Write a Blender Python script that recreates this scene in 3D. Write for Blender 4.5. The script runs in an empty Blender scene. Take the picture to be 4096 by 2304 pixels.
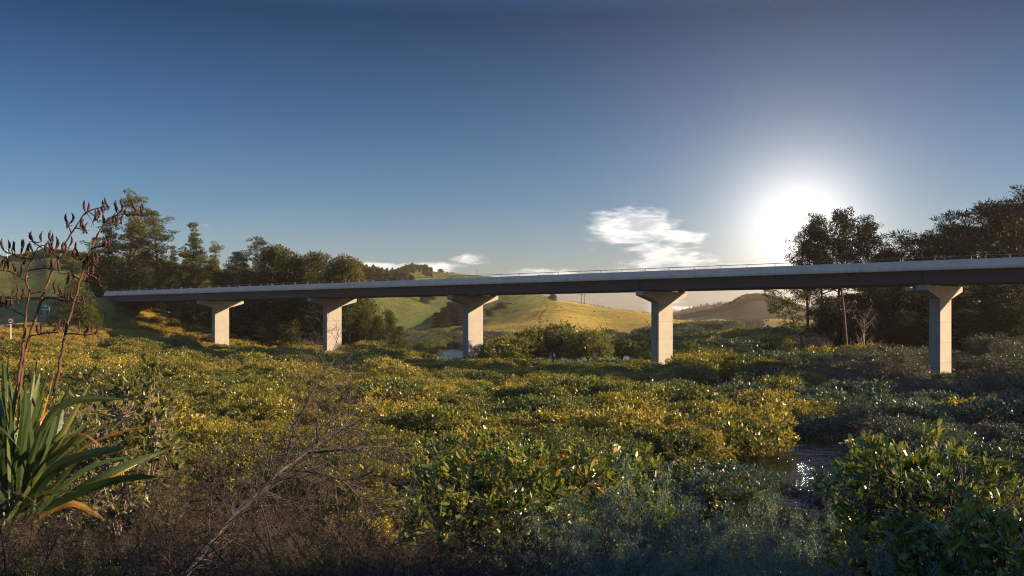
import bpy, math, random
import numpy as np
from mathutils import Vector
R = math.radians
F = 1017.0          # focal length of the photograph in pixels of its 1024 px width
HY = 317.5          # row of the horizon
CZ = 8.0            # eye height over the water
scene = bpy.context.scene
col = scene.collection

# ------------------------------------------------------------------ camera
cam = bpy.data.cameras.new('camera'); co = bpy.data.objects.new('camera', cam); col.objects.link(co)
co.location = (0, 0, CZ); co.rotation_euler = (R(90), 0, 0)
cam.sensor_width = 36; cam.lens = 36 * F / 1024; cam.shift_y = (HY - 288) / 1024
cam.clip_start = .1; cam.clip_end = 20000
scene.camera = co

# ------------------------------------------------------------------ light
SUN_AZ, SUN_EL = 96.0, 15.0
GLOW_AZ, GLOW_EL = 15.8, 4.8
sl = bpy.data.lights.new('sun', 'SUN'); so = bpy.data.objects.new('sun', sl); col.objects.link(so)
sl.energy = 5.0; sl.angle = R(.6); sl.color = (1, .72, .43)
sd = Vector((math.sin(R(SUN_AZ)) * math.cos(R(SUN_EL)), math.cos(R(SUN_AZ)) * math.cos(R(SUN_EL)), math.sin(R(SUN_EL))))
so.rotation_euler = sd.to_track_quat('Z', 'Y').to_euler()
scene.view_settings.view_transform = 'Standard'; scene.view_settings.look = 'None'
scene.view_settings.exposure = 1.33; scene.view_settings.gamma = 1
scene.cycles.pixel_filter_type = 'BLACKMAN_HARRIS'; scene.cycles.filter_width = 1.1
scene.cycles.use_denoising = True; scene.cycles.denoising_prefilter = 'NONE'; scene.cycles.sample_clamp_indirect = 6; scene.cycles.max_bounces = 6; scene.cycles.transparent_max_bounces = 8

class NT:
    """small helper around a node tree"""
    def __init__(s, t): s.t = t; s.n = t.nodes; s.l = t.links
    def node(s, ty, **kw):
        n = s.n.new(ty)
        for k, v in kw.items():
            if k == 'ins':
                for a, b in v.items(): s.put(n.inputs[a], b)
            else: setattr(n, k, v)
        return n
    def put(s, sock, v):
        if isinstance(v, bpy.types.NodeSocket): s.l.new(v, sock)
        elif isinstance(v, bpy.types.Node): s.l.new(v.outputs[0], sock)
        else: sock.default_value = v
    def m(s, op, a, b=0.0, c=None, clamp=False):
        n = s.n.new('ShaderNodeMath'); n.operation = op; n.use_clamp = clamp
        s.put(n.inputs[0], a); s.put(n.inputs[1], b)
        if c is not None: s.put(n.inputs[2], c)
        return n.outputs[0]
    def mix(s, f, a, b, mode='MIX'):
        n = s.n.new('ShaderNodeMix'); n.data_type = 'RGBA'; n.blend_type = mode
        s.put(n.inputs[0], f); s.put(n.inputs[6], a); s.put(n.inputs[7], b)
        return n.outputs[2]
    def ramp(s, f, pts):
        n = s.n.new('ShaderNodeValToRGB'); e = n.color_ramp.elements
        while len(e) < len(pts): e.new(.5)
        for i, (p, c) in enumerate(pts):
            e[i].position = p; e[i].color = (*c, 1) if len(c) == 3 else c
        s.put(n.inputs[0], f); return n.outputs[0]
    def rng(s, v, a, b, c=0.0, d=1.0, smooth=False):
        n = s.n.new('ShaderNodeMapRange')
        if smooth: n.interpolation_type = 'SMOOTHSTEP'
        for i, x in enumerate((v, a, b, c, d)): s.put(n.inputs[i], x)
        return n.outputs[0]

def make_world():
    w = bpy.data.worlds.new('World'); scene.world = w; w.use_nodes = True
    T = NT(w.node_tree); T.n.clear()
    out = T.node('ShaderNodeOutputWorld'); bg = T.node('ShaderNodeBackground')
    T.l.new(bg.outputs[0], out.inputs[0])
    tc = T.node('ShaderNodeTexCoord')
    sky = T.node('ShaderNodeTexSky', sky_type='NISHITA', sun_disc=False, sun_elevation=R(SUN_EL), sun_rotation=R(SUN_AZ),
                 altitude=0, air_density=1.0, dust_density=1.0, ozone_density=2.5)
    sp = T.node('ShaderNodeSeparateXYZ', ins={0: tc.outputs['Generated']})
    X, Y, Z = sp.outputs
    az = T.m('MULTIPLY', T.m('ARCTAN2', X, Y), 57.2958)
    el = T.m('MULTIPLY', T.m('ARCSINE', Z), 57.2958)
    # deepen the blue overhead, paler to the horizon
    k = T.ramp(T.rng(el, -2, 40), [(0, (1.15, .98, 1.08)), (.1, (.88, .87, 1.02)), (.2, (.42, .56, .74)), (.31, (.22, .36, .52)), (.44, (.075, .175, .28)), (.6, (.45, .62, .95)), (1, (1.1, 1.4, 2.0))])
    c = T.mix(1.0, sky.outputs[0], k, 'MULTIPLY')
    # thin veil of light round the low sun
    def angle_to(a, e):
        g = Vector((math.sin(R(a)) * math.cos(R(e)), math.cos(R(a)) * math.cos(R(e)), math.sin(R(e))))
        dp = T.node('ShaderNodeVectorMath', operation='DOT_PRODUCT', ins={0: tc.outputs['Generated'], 1: g}).outputs['Value']
        return T.m('MULTIPLY', T.m('ARCCOSINE', T.m('MINIMUM', dp, .999999)), 57.2958)
    ang = angle_to(GLOW_AZ, GLOW_EL)
    def lobe(width, power, colour):
        v = T.m('POWER', T.m('DIVIDE', ang, width), power)
        e = T.m('EXPONENT', T.m('MULTIPLY', v, -1))
        n = T.node('ShaderNodeVectorMath', operation='SCALE', ins={0: colour}); T.put(n.inputs[3], e); return n.outputs[0]
    def add(a, b): return T.node('ShaderNodeVectorMath', operation='ADD', ins={0: a, 1: b}).outputs[0]
    # clouds : soft patches of noise where the photograph has them (az, el, half widths, weight)
    cl = [(6.8, 5.1, 2.6, 1.2, 1.15), (8.9, 4.5, 2.6, .45, 1.05), (8.0, 3.9, 2.0, .5, .9), (8.8, 3.2, 3.0, .8, 1.0), (6.2, 2.55, 1.9, .35, .75), (9.2, 2.6, 2.6, .4, .8),
          (-6.2, 2.75, 4.0, .4, 1.1), (-2.2, 2.1, 3.0, .3, 1.0), (-2.4, 3.3, 1.2, .35, .85), (-9.5, 2.6, 3.0, .3, .95), (1.6, 2.5, 2.4, .3, .95), (1.0, 2.4, 2.2, .25, .7),
          (10.3, .3, 1.6, .45, 1.0), (8.6, .6, 1.6, .6, .8), (4.6, 3.8, .6, .15, .6), (-17.2, 5.0, 1.6, .25, .42), (12.5, 2.95, 1.7, .12, .65)]
    M = None
    for a0, e0, wa, we, wt in cl:
        q = T.m('ADD', T.m('POWER', T.m('ABSOLUTE', T.m('DIVIDE', T.m('SUBTRACT', az, a0), wa)), 2), T.m('POWER', T.m('ABSOLUTE', T.m('DIVIDE', T.m('SUBTRACT', el, e0), we)), 2))
        e = T.m('MULTIPLY', T.m('EXPONENT', T.m('MULTIPLY', q, -1)), wt)
        M = e if M is None else T.m('MAXIMUM', M, e)
    cv = T.node('ShaderNodeCombineXYZ', ins={0: T.m('MULTIPLY', az, .55), 1: T.m('MULTIPLY', el, 1.9), 2: 3.7})
    nz = T.node('ShaderNodeTexNoise', ins={'Vector': cv.outputs[0], 'Scale': 1.15, 'Detail': 9.0, 'Roughness': .58, 'Distortion': .35})
    dens = T.rng(T.m('ADD', T.m('MULTIPLY', nz.outputs[0], 1.5), T.m('MULTIPLY', M, 1.15)), 1.16, 1.78, smooth=True)
    dens = T.m('MULTIPLY', dens, T.rng(M, .05, .4, smooth=True))
    S = 1 / .1
    shade = T.mix(T.rng(nz.outputs[0], .4, .62), (.42 * S, .45 * S, .50 * S, 1), (.92 * S, .86 * S, .80 * S, 1))
    c = T.mix(T.m('MULTIPLY', dens, .8), c, shade)
    c = add(c, lobe(6.3, 1.25, (.22 * S, .185 * S, .15 * S)))
    c = add(c, lobe(18.0, 1.3, (.010 * S, .008 * S, .005 * S)))
    c = add(c, lobe(2.7, 1.5, (.78 * S, .70 * S, .60 * S)))
    ang = angle_to(15.1, 5.0)
    c = add(c, lobe(.17, 1.6, (17000 * S, 13000 * S, 8600 * S)))
    T.put(bg.inputs[0], c); bg.inputs[1].default_value = .060
    w.cycles.sampling_method = 'MANUAL'; w.cycles.sample_map_resolution = 1024
make_world()

# ------------------------------------------------------------------ helpers
def nrm(a): return a / np.maximum(np.linalg.norm(a, axis=-1, keepdims=True), 1e-9)
def sst(a, b, x):
    t = np.clip((np.asarray(x, float) - a) / (b - a), 0, 1); return t * t * (3 - 2 * t)

class MB:
    """collects geometry for one mesh"""
    def __init__(s): s.V = []; s.Q = []; s.T = []; s.n = 0
    def add(s, V, Q=None, Tr=None):
        V = np.asarray(V, float).reshape(-1, 3)
        if Q is not None and len(Q): s.Q.append(np.asarray(Q, int).reshape(-1, 4) + s.n)
        if Tr is not None and len(Tr): s.T.append(np.asarray(Tr, int).reshape(-1, 3) + s.n)
        s.V.append(V); s.n += len(V); return s
    def box(s, x0, x1, y0, y1, z0, z1, M=None):
        V = np.array([(x, y, z) for x in (x0, x1) for y in (y0, y1) for z in (z0, z1)], float)
        if M is not None: V = M(V)
        return s.add(V, [(0, 1, 3, 2), (4, 6, 7, 5), (0, 4, 5, 1), (2, 3, 7, 6), (0, 2, 6, 4), (1, 5, 7, 3)])
    def prism(s, poly, a, b, M):
        """poly: 2D outline, M maps (p,q,t) to the world, extruded t=a..b"""
        n = len(poly); P = np.array(poly, float)
        V = np.vstack([np.c_[P, np.full(n, a)], np.c_[P, np.full(n, b)]]); V = M(V)
        s.add(V, [(i, (i + 1) % n, n + (i + 1) % n, n + i) for i in range(n)])
        k = s.n - 2 * n
        s.ng = getattr(s, 'ng', []) + [[k + i for i in range(n)][::-1], [k + n + i for i in range(n)]]
        return s
    def tube(s, P, r, sides=5):
        P = np.asarray(P, float); n = len(P); r = np.broadcast_to(r, (n,))
        d = nrm(np.gradient(P, axis=0)); up = np.where(abs(d[:, 2:3]) > .9, np.array([[1., 0, 0]]), np.array([[0, 0, 1.]]))
        a = nrm(np.cross(d, up)); b = np.cross(d, a)
        t = np.arange(sides) * 2 * math.pi / sides
        V = P[:, None] + r[:, None, None] * (np.cos(t)[None, :, None] * a[:, None] + np.sin(t)[None, :, None] * b[:, None])
        i = np.arange(n - 1)[:, None] * sides; j = np.arange(sides)[None]; k = (j + 1) % sides
        Q = np.stack([i + j, i + k, i + sides + k, i + sides + j], -1).reshape(-1, 4)
        return s.add(V.reshape(-1, 3), Q)
    def build(s, name, mat, parent=None, smooth=False, rng=None):
        V = np.concatenate(s.V) if s.V else np.zeros((0, 3))
        Q = np.concatenate(s.Q) if s.Q else np.zeros((0, 4), int)
        T = np.concatenate(s.T) if s.T else np.zeros((0, 3), int)
        ng = getattr(s, 'ng', [])
        me = bpy.data.meshes.new(name)
        me.vertices.add(len(V)); me.vertices.foreach_set('co', V.ravel())
        loops = np.concatenate([Q.ravel(), T.ravel()] + [np.array(x) for x in ng]).astype(int)
        tot = np.concatenate([np.full(len(Q), 4), np.full(len(T), 3), np.array([len(x) for x in ng], int)]).astype(int)
        me.loops.add(len(loops)); me.loops.foreach_set('vertex_index', loops)
        me.polygons.add(len(tot)); me.polygons.foreach_set('loop_start', np.concatenate([[0], np.cumsum(tot)[:-1]]).astype(int) if len(tot) else [])
        me.polygons.foreach_set('use_smooth', np.full(len(tot), smooth))
        me.update(calc_edges=True); me.validate()
        if getattr(s, 'attr', None) is not None:
            at = me.attributes.new('v', 'FLOAT', 'FACE'); at.data.foreach_set('value', np.concatenate(s.attr).astype(float))
        if mat: me.materials.append(mat)
        o = bpy.data.objects.new(name, me); col.objects.link(o)
        if parent: o.parent = parent
        return o

def tag(o, label=None, cat=None, group=None, kind=None):
    for k, v in (('label', label), ('category', cat), ('group', group), ('kind', kind)):
        if v: o[k] = v
    return o
def empty(name, loc=(0, 0, 0), rz=0):
    o = bpy.data.objects.new(name, None); col.objects.link(o); o.location = loc; o.rotation_euler.z = rz; o.empty_display_size = .3
    return o
def copy_tree(o, parent=None):
    c = o.copy(); col.objects.link(c); c.parent = parent
    for ch in o.children: copy_tree(ch, c)
    return c
def at(px, py, Z): return np.array([(px - 512) / F * Z, Z, CZ + (HY - py) / F * Z])

# ------------------------------------------------------------------ materials
def mat(name, base=(.5, .5, .5), rough=.6, spec=.5, metal=0.0):
    m = bpy.data.materials.new(name); m.use_nodes = True
    T = NT(m.node_tree); b = T.n['Principled BSDF']
    b.inputs['Base Color'].default_value = (*base, 1); b.inputs['Roughness'].default_value = rough
    b.inputs['Specular IOR Level'].default_value = spec; b.inputs['Metallic'].default_value = metal
    return m, T, b
def bump(T, b, h, strength=.3, dist=.05):
    n = T.node('ShaderNodeBump', ins={'Strength': strength, 'Distance': dist, 'Height': h}); T.l.new(n.outputs[0], b.inputs['Normal'])
def noise(T, vec, scale, detail=4, rough=.5): return T.node('ShaderNodeTexNoise', ins={'Vector': vec, 'Scale': scale, 'Detail': float(detail), 'Roughness': rough}).outputs[0]

def leaf_mat(name, cols, rough=.4, spec=.5, trans=.40, tcol=None, nscale=.15, nmix=.5):
    """foliage: colour varies leaf by leaf and in drifts over the plants"""
    m, T, b = mat(name, rough=rough, spec=spec)
    a = T.node('ShaderNodeAttribute', attribute_name='v', attribute_type='GEOMETRY')
    g = T.node('ShaderNodeNewGeometry')
    oi = T.node('ShaderNodeObjectInfo')
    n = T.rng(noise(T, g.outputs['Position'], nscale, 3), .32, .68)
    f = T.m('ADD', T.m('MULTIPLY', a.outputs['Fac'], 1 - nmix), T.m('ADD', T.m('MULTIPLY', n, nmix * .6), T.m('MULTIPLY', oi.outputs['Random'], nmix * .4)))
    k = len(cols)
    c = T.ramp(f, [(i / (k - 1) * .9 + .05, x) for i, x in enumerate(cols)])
    T.put(b.inputs['Base Color'], c)
    tr = T.node('ShaderNodeBsdfTranslucent')
    T.put(tr.inputs[0], T.mix(1.0, c, (*(tcol or (1.35, 1.25, .7)), 1), 'MULTIPLY'))
    mx = T.node('ShaderNodeMixShader', ins={0: trans}); T.l.new(b.outputs[0], mx.inputs[1]); T.l.new(tr.outputs[0], mx.inputs[2])
    T.l.new(mx.outputs[0], T.n['Material Output'].inputs[0])
    return m

def bark_mat(name, a, c, scale=6):
    m, T, b = mat(name, rough=.85, spec=.2)
    tc = T.node('ShaderNodeTexCoord'); mp = T.node('ShaderNodeMapping', ins={'Vector': tc.outputs['Object'], 'Scale': (1, 1, .25)})
    n = noise(T, mp.outputs[0], scale, 6, .65)
    T.put(b.inputs['Base Color'], T.ramp(n, [(.3, a), (.7, c)])); bump(T, b, n, .6, .05)
    return m

def concrete_mat(name='concrete', k=.90, lines=True, w=(1, 1, 1)):
    m, T, b = mat(name, rough=.82, spec=.25)
    g = T.node('ShaderNodeNewGeometry').outputs['Position']
    n1 = noise(T, g, .55, 5, .6); n2 = noise(T, g, 9, 4, .6)
    vo = T.node('ShaderNodeTexNoise', ins={'Vector': T.node('ShaderNodeMapping', ins={'Vector': g, 'Scale': (1.6, 1.6, .14)}).outputs[0], 'Scale': 1.3, 'Detail': 5.0, 'Roughness': .6}).outputs[0]
    c = T.ramp(n1, [(.3, (.285 * k * w[0], .27 * k * w[1], .25 * k * w[2])), (.7, (.34 * k * w[0], .325 * k * w[1], .305 * k * w[2]))])
    c = T.mix(T.rng(vo, .52, .78, 0, .38), c, (.25, .235, .21, 1))
    pit = T.node('ShaderNodeTexVoronoi', ins={'Vector': g, 'Scale': 2.2}).outputs['Distance']
    c = T.mix(T.rng(pit, .035, .05, .5, 0.), c, (.16, .15, .14, 1))
    c = T.mix(T.rng(n2, .35, .7, 0, .14), c, (.24, .23, .21, 1))
    if lines:                                  # lift lines of the formwork, tide stain at the foot
        z = T.node('ShaderNodeSeparateXYZ', ins={0: g}).outputs[2]
        fr = T.m('FRACT', T.m('DIVIDE', T.m('ADD', z, 1.0), 2.4))
        c = T.mix(T.rng(T.m('ABSOLUTE', T.m('SUBTRACT', fr, .5)), .007, .014, .5, 0.), c, (.12, .115, .105, 1))
        c = T.mix(T.m('MULTIPLY', T.rng(T.m('ADD', z, T.m('MULTIPLY', n1, 2.0)), 2.6, 1.8), .6), c, (.09, .085, .06, 1))
    T.put(b.inputs['Base Color'], c); bump(T, b, n2, .25, .02)
    return m

def steel_mat():
    m, T, b = mat('weathering_girder', rough=.55, spec=.4)
    g = T.node('ShaderNodeNewGeometry').outputs['Position']
    st = noise(T, T.node('ShaderNodeMapping', ins={'Vector': g, 'Scale': (.12, .12, 5)}).outputs[0], 2.0, 5, .6)
    T.put(b.inputs['Base Color'], T.ramp(st, [(.3, (.028, .03, .037)), (.7, (.045, .05, .062))])); bump(T, b, st, .1, .02)
    return m

M_conc = concrete_mat(); M_par = concrete_mat('pale_precast_concrete', 1.95, False, (1.2, 1.02, .82)); M_steel = steel_mat()
M_dark = mat('dark_rubber', (.02, .02, .02), .7)[0]
M_galv = mat('galvanised_steel', (.38, .39, .40), .45, .5, .7)[0]
M_rail = mat('painted_handrail', (.10, .12, .15), .5, .5, .3)[0]

def ground_mat():
    m, T, b = mat('ground', rough=.95, spec=.1)
    g = T.node('ShaderNodeNewGeometry').outputs['Position']
    z = T.node('ShaderNodeSeparateXYZ', ins={0: g}).outputs[2]
    n = noise(T, g, .08, 8, .65); n2 = noise(T, g, 1.7, 6, .7)
    mud = T.ramp(n2, [(.3, (.018, .014, .010)), (.7, (.055, .043, .030))])
    gr = T.ramp(T.m('ADD', T.m('MULTIPLY', n, .55), T.m('MULTIPLY', n2, .45)), [(.33, (.07, .075, .018)), (.5, (.20, .155, .04)), (.66, (.34, .25, .08))])
    y = T.node('ShaderNodeSeparateXYZ', ins={0: g}).outputs[1]
    f = T.m('MULTIPLY', T.rng(z, .8, 2.0), T.rng(y, 60, 90))
    T.put(b.inputs['Base Color'], T.mix(f, mud, gr)); bump(T, b, n2, .8, .15)
    return m

def hill_mat(name, cols, scale=.03):
    """pasture with cattle terracettes running along the slope"""
    m, T, b = mat(name, rough=.95, spec=.1)
    g = T.node('ShaderNodeNewGeometry').outputs['Position']
    n = noise(T, g, scale, 9, .62)
    tr = noise(T, T.node('ShaderNodeMapping', ins={'Vector': g, 'Scale': (.25, .25, 2.6)}).outputs[0], .55, 6, .7)
    fine = noise(T, g, .45, 6, .75)
    f = T.m('ADD', T.m('MULTIPLY', n, .45), T.m('ADD', T.m('MULTIPLY', tr, .3), T.m('MULTIPLY', fine, .25)))
    k = len(cols)
    T.put(b.inputs['Base Color'], T.ramp(f, [(.36 + .26 * i / (k - 1), c) for i, c in enumerate(cols)]))
    bump(T, b, T.m('ADD', tr, fine), 1.0, 2.2)
    return m

def water_mat():
    m, T, b = mat('water', (.012, .014, .012), .11, .5)
    b.inputs['IOR'].default_value = 1.33
    g = T.node('ShaderNodeNewGeometry').outputs['Position']
    n = noise(T, T.node('ShaderNodeMapping', ins={'Vector': g, 'Scale': (1, .6, 1)}).outputs[0], 2.2, 4, .55)
    n2 = noise(T, g, .35, 2, .5)
    bump(T, b, T.m('ADD', n, T.m('MULTIPLY', n2, 1.2)), .85, .10)
    return m
M_ground = ground_mat(); M_water = water_mat()
M_gold = hill_mat('golden_pasture', [(.12, .115, .025), (.36, .28, .055), (.62, .45, .11)], .02)
M_green = hill_mat('green_pasture', [(.035, .06, .016), (.085, .115, .026), (.20, .18, .05)], .015)
M_far = hill_mat('far_bush', [(.02, .03, .012), (.035, .045, .018), (.07, .07, .03)], .02)
M_road = mat('asphalt', (.055, .055, .058), .9, .2)[0]

M_pine = leaf_mat('pine_needles', [(.009, .020, .007), (.030, .045, .011), (.095, .105, .022), (.20, .18, .036)], .55, .3, .28, nscale=.12)
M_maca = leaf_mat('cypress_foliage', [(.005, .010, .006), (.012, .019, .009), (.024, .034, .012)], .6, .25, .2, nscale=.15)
M_broad = leaf_mat('broadleaf_foliage', [(.016, .030, .012), (.035, .055, .015), (.085, .095, .022)], .45, .4, .3, nscale=.1)
M_mang_sun = leaf_mat('sun_gold_mangrove_leaves', [(.035, .055, .012), (.12, .135, .02), (.36, .29, .038), (.80, .57, .08)], .38, .7, .45, nscale=.05)  # gold leaf colour stands in for sunlight on the thicket
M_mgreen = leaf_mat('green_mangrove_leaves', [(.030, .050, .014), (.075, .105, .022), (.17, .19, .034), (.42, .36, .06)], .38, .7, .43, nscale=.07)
M_mang_shade = leaf_mat('shade_blue_green_leaves', [(.018, .040, .026), (.040, .075, .045), (.08, .12, .06), (.16, .19, .08)], .32, .8, .34, nscale=.07)  # blue green leaf colour stands in for shade on the thicket
M_near = leaf_mat('glossy_leaves', [(.024, .055, .014), (.050, .095, .018), (.13, .17, .030), (.30, .27, .045), (.45, .14, .02)], .3, .55, .34, nscale=.9, nmix=.35)
M_shrub = leaf_mat('shrub_leaves', [(.06, .075, .025), (.12, .13, .04), (.24, .20, .07)], .4, .5, .4, nscale=1.2, nmix=.3)
M_twigleaf = leaf_mat('small_leaves', [(.04, .075, .055), (.08, .13, .09), (.13, .17, .10)], .5, .4, .3, nscale=1)
M_flax = leaf_mat('flax_blades', [(.03, .055, .022), (.05, .082, .024), (.085, .11, .03), (.15, .15, .03), (.38, .16, .024)], .36, .5, .3, nscale=2, nmix=.15)
M_bark = bark_mat('bark', (.035, .026, .020), (.115, .085, .062))
M_pale = bark_mat('pale_bark', (.12, .10, .085), (.34, .29, .25))
M_twig = bark_mat('twig_bark', (.028, .023, .020), (.15, .125, .11), 14)
M_stalk = bark_mat('stalk_skin', (.045, .022, .018), (.16, .085, .06), 20)
M_pod = bark_mat('pod_skin', (.016, .009, .008), (.085, .040, .028), 30)
M_scrub = leaf_mat('dry_scrub', [(.12, .11, .025), (.30, .23, .05), (.55, .40, .10)], .6, .3, .35, nscale=.08)

# ------------------------------------------------------------------ the lie of the land
TH = math.atan(1092 / F)                       # the bridge runs away to the left at this angle
U = np.array([-math.sin(TH), math.cos(TH)]); W = np.array([math.cos(TH), math.sin(TH)])
def bridge_pt(px):                             # point on the near edge line of the piers seen at column px
    t = math.tan(TH); Z = 178.6 / ((px - 512) / F + t); return np.array([(px - 512) / F * Z, Z]) - W * 3.79
P5 = bridge_pt(940.2)
A0 = bridge_pt(124)                            # where the girders reach the embankment

def G(x, y):
    x = np.asarray(x, float); y = np.asarray(y, float)
    k = sst(-1.5, 3.0, x)
    ys = [-60, 0, 6, 10, 16, 25, 35, 60]
    g0 = np.interp(y, ys, [7, 6.3, 6.0, 5.4, 3.8, 1.7, .2, -.7]); g1 = np.interp(y, ys, [7, 6.3, 5.3, 4.0, 1.7, .05, -.5, -.8])
    h = g0 * (1 - k) + g1 * k
    h = h + 2.2 * sst(262, 320, y) + 3.4 * sst(36, 62, x) * sst(118, 165, y)
    h = h + (5.4 + (y - 200) * .021) * sst(-50, -92, x) * sst(95, 185, y) * (1 - sst(330, 420, y) * .3)
    h = h + .35 * np.sin(x * .11 + 1) * np.sin(y * .09) * sst(90, 140, y)
    c = A0 + W * 5.5
    s = (x - c[0]) * U[0] + (y - c[1]) * U[1]; d = np.abs((x - c[0]) * W[0] + (y - c[1]) * W[1])
    e = 13.1 - np.maximum(0, d - 6.3) * .8 - np.maximum(0, -s) * .62
    e = e + .5 * np.sin(x * .35) * np.sin(y * .3) * sst(13.1, 11.5, e)
    return np.maximum(h, e)
def gz(x, y): return float(G(x, y))

def build_ground():
    a = np.radians(np.concatenate([np.arange(-180, -42, 6), np.arange(-42, 42.01, .3), np.arange(48, 181, 6)]))
    r = np.concatenate([[0.3], 1.5 * 1.017 ** np.arange(0, 516)])
    rr, aa = np.meshgrid(r, a, indexing='ij')
    x = rr * np.sin(aa); y = rr * np.cos(aa); z = G(x, y)
    near = (rr < 120); z = z + near * .12 * np.sin(x * 2.3 + 1.3 * np.sin(y)) * np.sin(y * 1.9 + np.sin(x * 1.7))
    m, n = rr.shape; i = np.arange(m - 1)[:, None] * n; j = np.arange(n - 1)[None]
    b = MB(); b.add(np.stack([x, y, z], -1).reshape(-1, 3), np.stack([i + j, i + j + 1, i + n + j + 1, i + n + j], -1).reshape(-1, 4)[:, ::-1])
    tag(b.build('ground', M_ground, smooth=True), kind='structure')
    b = MB(); b.add([(-260, 8, 0), (260, 8, 0), (260, 345, 0), (-260, 345, 0)], [(0, 1, 2, 3)])
    tag(b.build('water', M_water), kind='structure')
build_ground()

rs = np.random.RandomState(7)
def fbm(x, y, sc, seed, octv=5):
    r = np.random.RandomState(seed); v = 0; amp = 1; tot = 0
    for o in range(octv):
        for q in range(3):
            t = r.uniform(0, 6.28); f = (2 ** o) / sc * r.uniform(.7, 1.3)
            v = v + amp * np.sin((x * math.cos(t) + y * math.sin(t)) * f * 6.28 + r.uniform(0, 6.28)) / 3
        tot += amp; amp *= .5
    return v / tot * 1.6

HILLS = {}
def hill(name, pts, front, material, rough=.05, gully=60, back=1.5, seed=1, power=.85, base=None, soft=7):
    """pts: (px, py, distance) along the skyline; the slope falls to the front distance and down again behind"""
    pts = np.array(pts, float); px = np.arange(pts[0, 0], pts[-1, 0] + .01, .6)
    def sm(v):
        k = np.hanning(soft * 2 + 3)[1:-1]; return np.convolve(np.pad(v, soft, mode='edge'), k / k.sum(), 'valid')
    ry = sm(np.interp(px, pts[:, 0], pts[:, 1])); rz = sm(np.interp(px, pts[:, 0], pts[:, 2]))
    H = CZ + (HY - ry) / F * rz
    fz = np.interp(px, np.array(front)[:, 0], np.array(front)[:, 1])
    t = np.concatenate([np.linspace(0, 1, 90), 1 + np.linspace(.04, 1, 16) * back])
    tt, _ = np.meshgrid(t, px, indexing='ij')
    Z = fz + (rz - fz) * tt; X = (px - 512) / F * Z
    b0 = np.maximum(G(X, Z), 1.2) - 1.0 if base is None else base
    p = np.where(tt <= 1, np.clip(tt, 0, 1) ** power, np.cos(np.clip((tt - 1) / back, 0, 1) * math.pi / 2) ** 1.2)
    p = np.where(tt <= 1, np.sin(p * math.pi / 2), p)
    n = fbm(X, Z, gully, seed) * np.sin(np.pi * np.clip(tt, 0, 1)) ** .8 * (tt < 1)
    z = b0 + (H - b0) * (p + rough * 3 * n) + 0
    HILLS[name + str(seed)] = None
    m, k = tt.shape; i = np.arange(m - 1)[:, None] * k; j = np.arange(k - 1)[None]
    b = MB(); b.add(np.stack([X, Z, z], -1).reshape(-1, 3), np.stack([i + j, i + j + 1, i + k + j + 1, i + k + j], -1).reshape(-1, 4))
    o = tag(b.build(name, material, smooth=True), kind='structure')
    def surf(ppx, u):                         # a point on the slope: column, share of the way up
        jx = int(np.clip(round((ppx - px[0]) / .6), 0, len(px) - 1)); ix = int(np.clip(round(u * 89), 0, 105))
        return np.array([X[ix, jx], Z[ix, jx], z[ix, jx]])
    return surf

S_left = hill('hill', [(-140, 250, 560), (-60, 262, 600), (-10, 266, 620), (12, 267, 620), (36, 262, 620), (48, 258, 620), (62, 260, 620), (80, 262, 620), (102, 264, 620), (150, 272, 600), (230, 285, 560), (330, 305, 520)],
              [(-140, 300), (330, 330)], M_green, .03, 120, 1.2, 3)
S_back = hill('hill', [(250, 290, 1250), (330, 278, 1250), (357, 275, 1250), (374, 276, 1230), (387, 279, 1200), (400, 277, 1200), (410, 273, 1200), (420, 273.5, 1200), (433, 275.5, 1200), (452, 275.6, 1200), (481, 277.6, 1200),
                       (500, 279, 1200), (520, 286, 1180), (540, 294.7, 1150), (548, 297.4, 1130), (560, 303, 1100), (590, 315, 1000)],
              [(250, 420), (590, 640)], M_green, .018, 210, 1.0, 4, power=1.0)
S_mid = hill('hill', [(340, 339, 520), (380, 337, 560), (404, 327, 620), (420, 320.5, 680), (438, 311, 740), (463, 303.5, 800), (480, 299, 860), (500, 296, 900), (520, 293.5, 920), (535, 296, 900), (552, 301, 860), (575, 309, 800)],
             [(340, 430), (575, 470)], M_green, .03, 100, .5, 5, power=.9, soft=18)
S_gold = hill('hill', [(455, 335, 420), (470, 326, 500), (482, 319.7, 560), (499, 315, 640), (523, 308.8, 720), (535, 306, 770), (557, 302.0, 820), (571, 302.8, 820), (596, 306.8, 800), (620, 309.8, 770), (651, 314, 720),
                       (672, 318.9, 670), (692, 322.4, 600), (716, 326, 530), (735, 329.5, 470), (756, 333.6, 410), (775, 337.5, 360)],
              [(455, 318), (600, 320), (775, 330)], M_gold, .03, 110, .5, 12, power=.8, soft=26)
S_far = hill('hill', [(560, 316, 2500), (640, 317, 2500), (672, 316.0, 2500), (684, 312.5, 2500), (700, 309.5, 2500), (725, 306.5, 2500), (745, 309, 2500), (775, 313, 2500)],
             [(560, 1900), (775, 1900)], M_far, .015, 500, .6, 21, base=2)
S_far2 = hill('hill', [(655, 321, 1650), (690, 317, 1650), (705, 314.5, 1650), (720, 311, 1650), (732, 306, 1650), (742, 300.5, 1650), (750, 298.5, 1650), (762, 298.5, 1650), (776, 301, 1650), (790, 307, 1650), (815, 313, 1600), (850, 319, 1500), (1040, 316, 1500)],
             [(655, 1050), (1040, 1050)], M_far, .02, 330, .6, 23, base=2)
S_low = hill('hill', [(640, 325, 1300), (690, 320.5, 1200), (720, 319.0, 1150), (750, 322, 1100), (768, 318.9, 1000), (784, 318.6, 960), (800, 322.5, 930), (812, 331, 900), (830, 335, 900)],
             [(640, 560), (830, 520)], M_gold, .02, 200, .5, 33, base=0)

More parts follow.
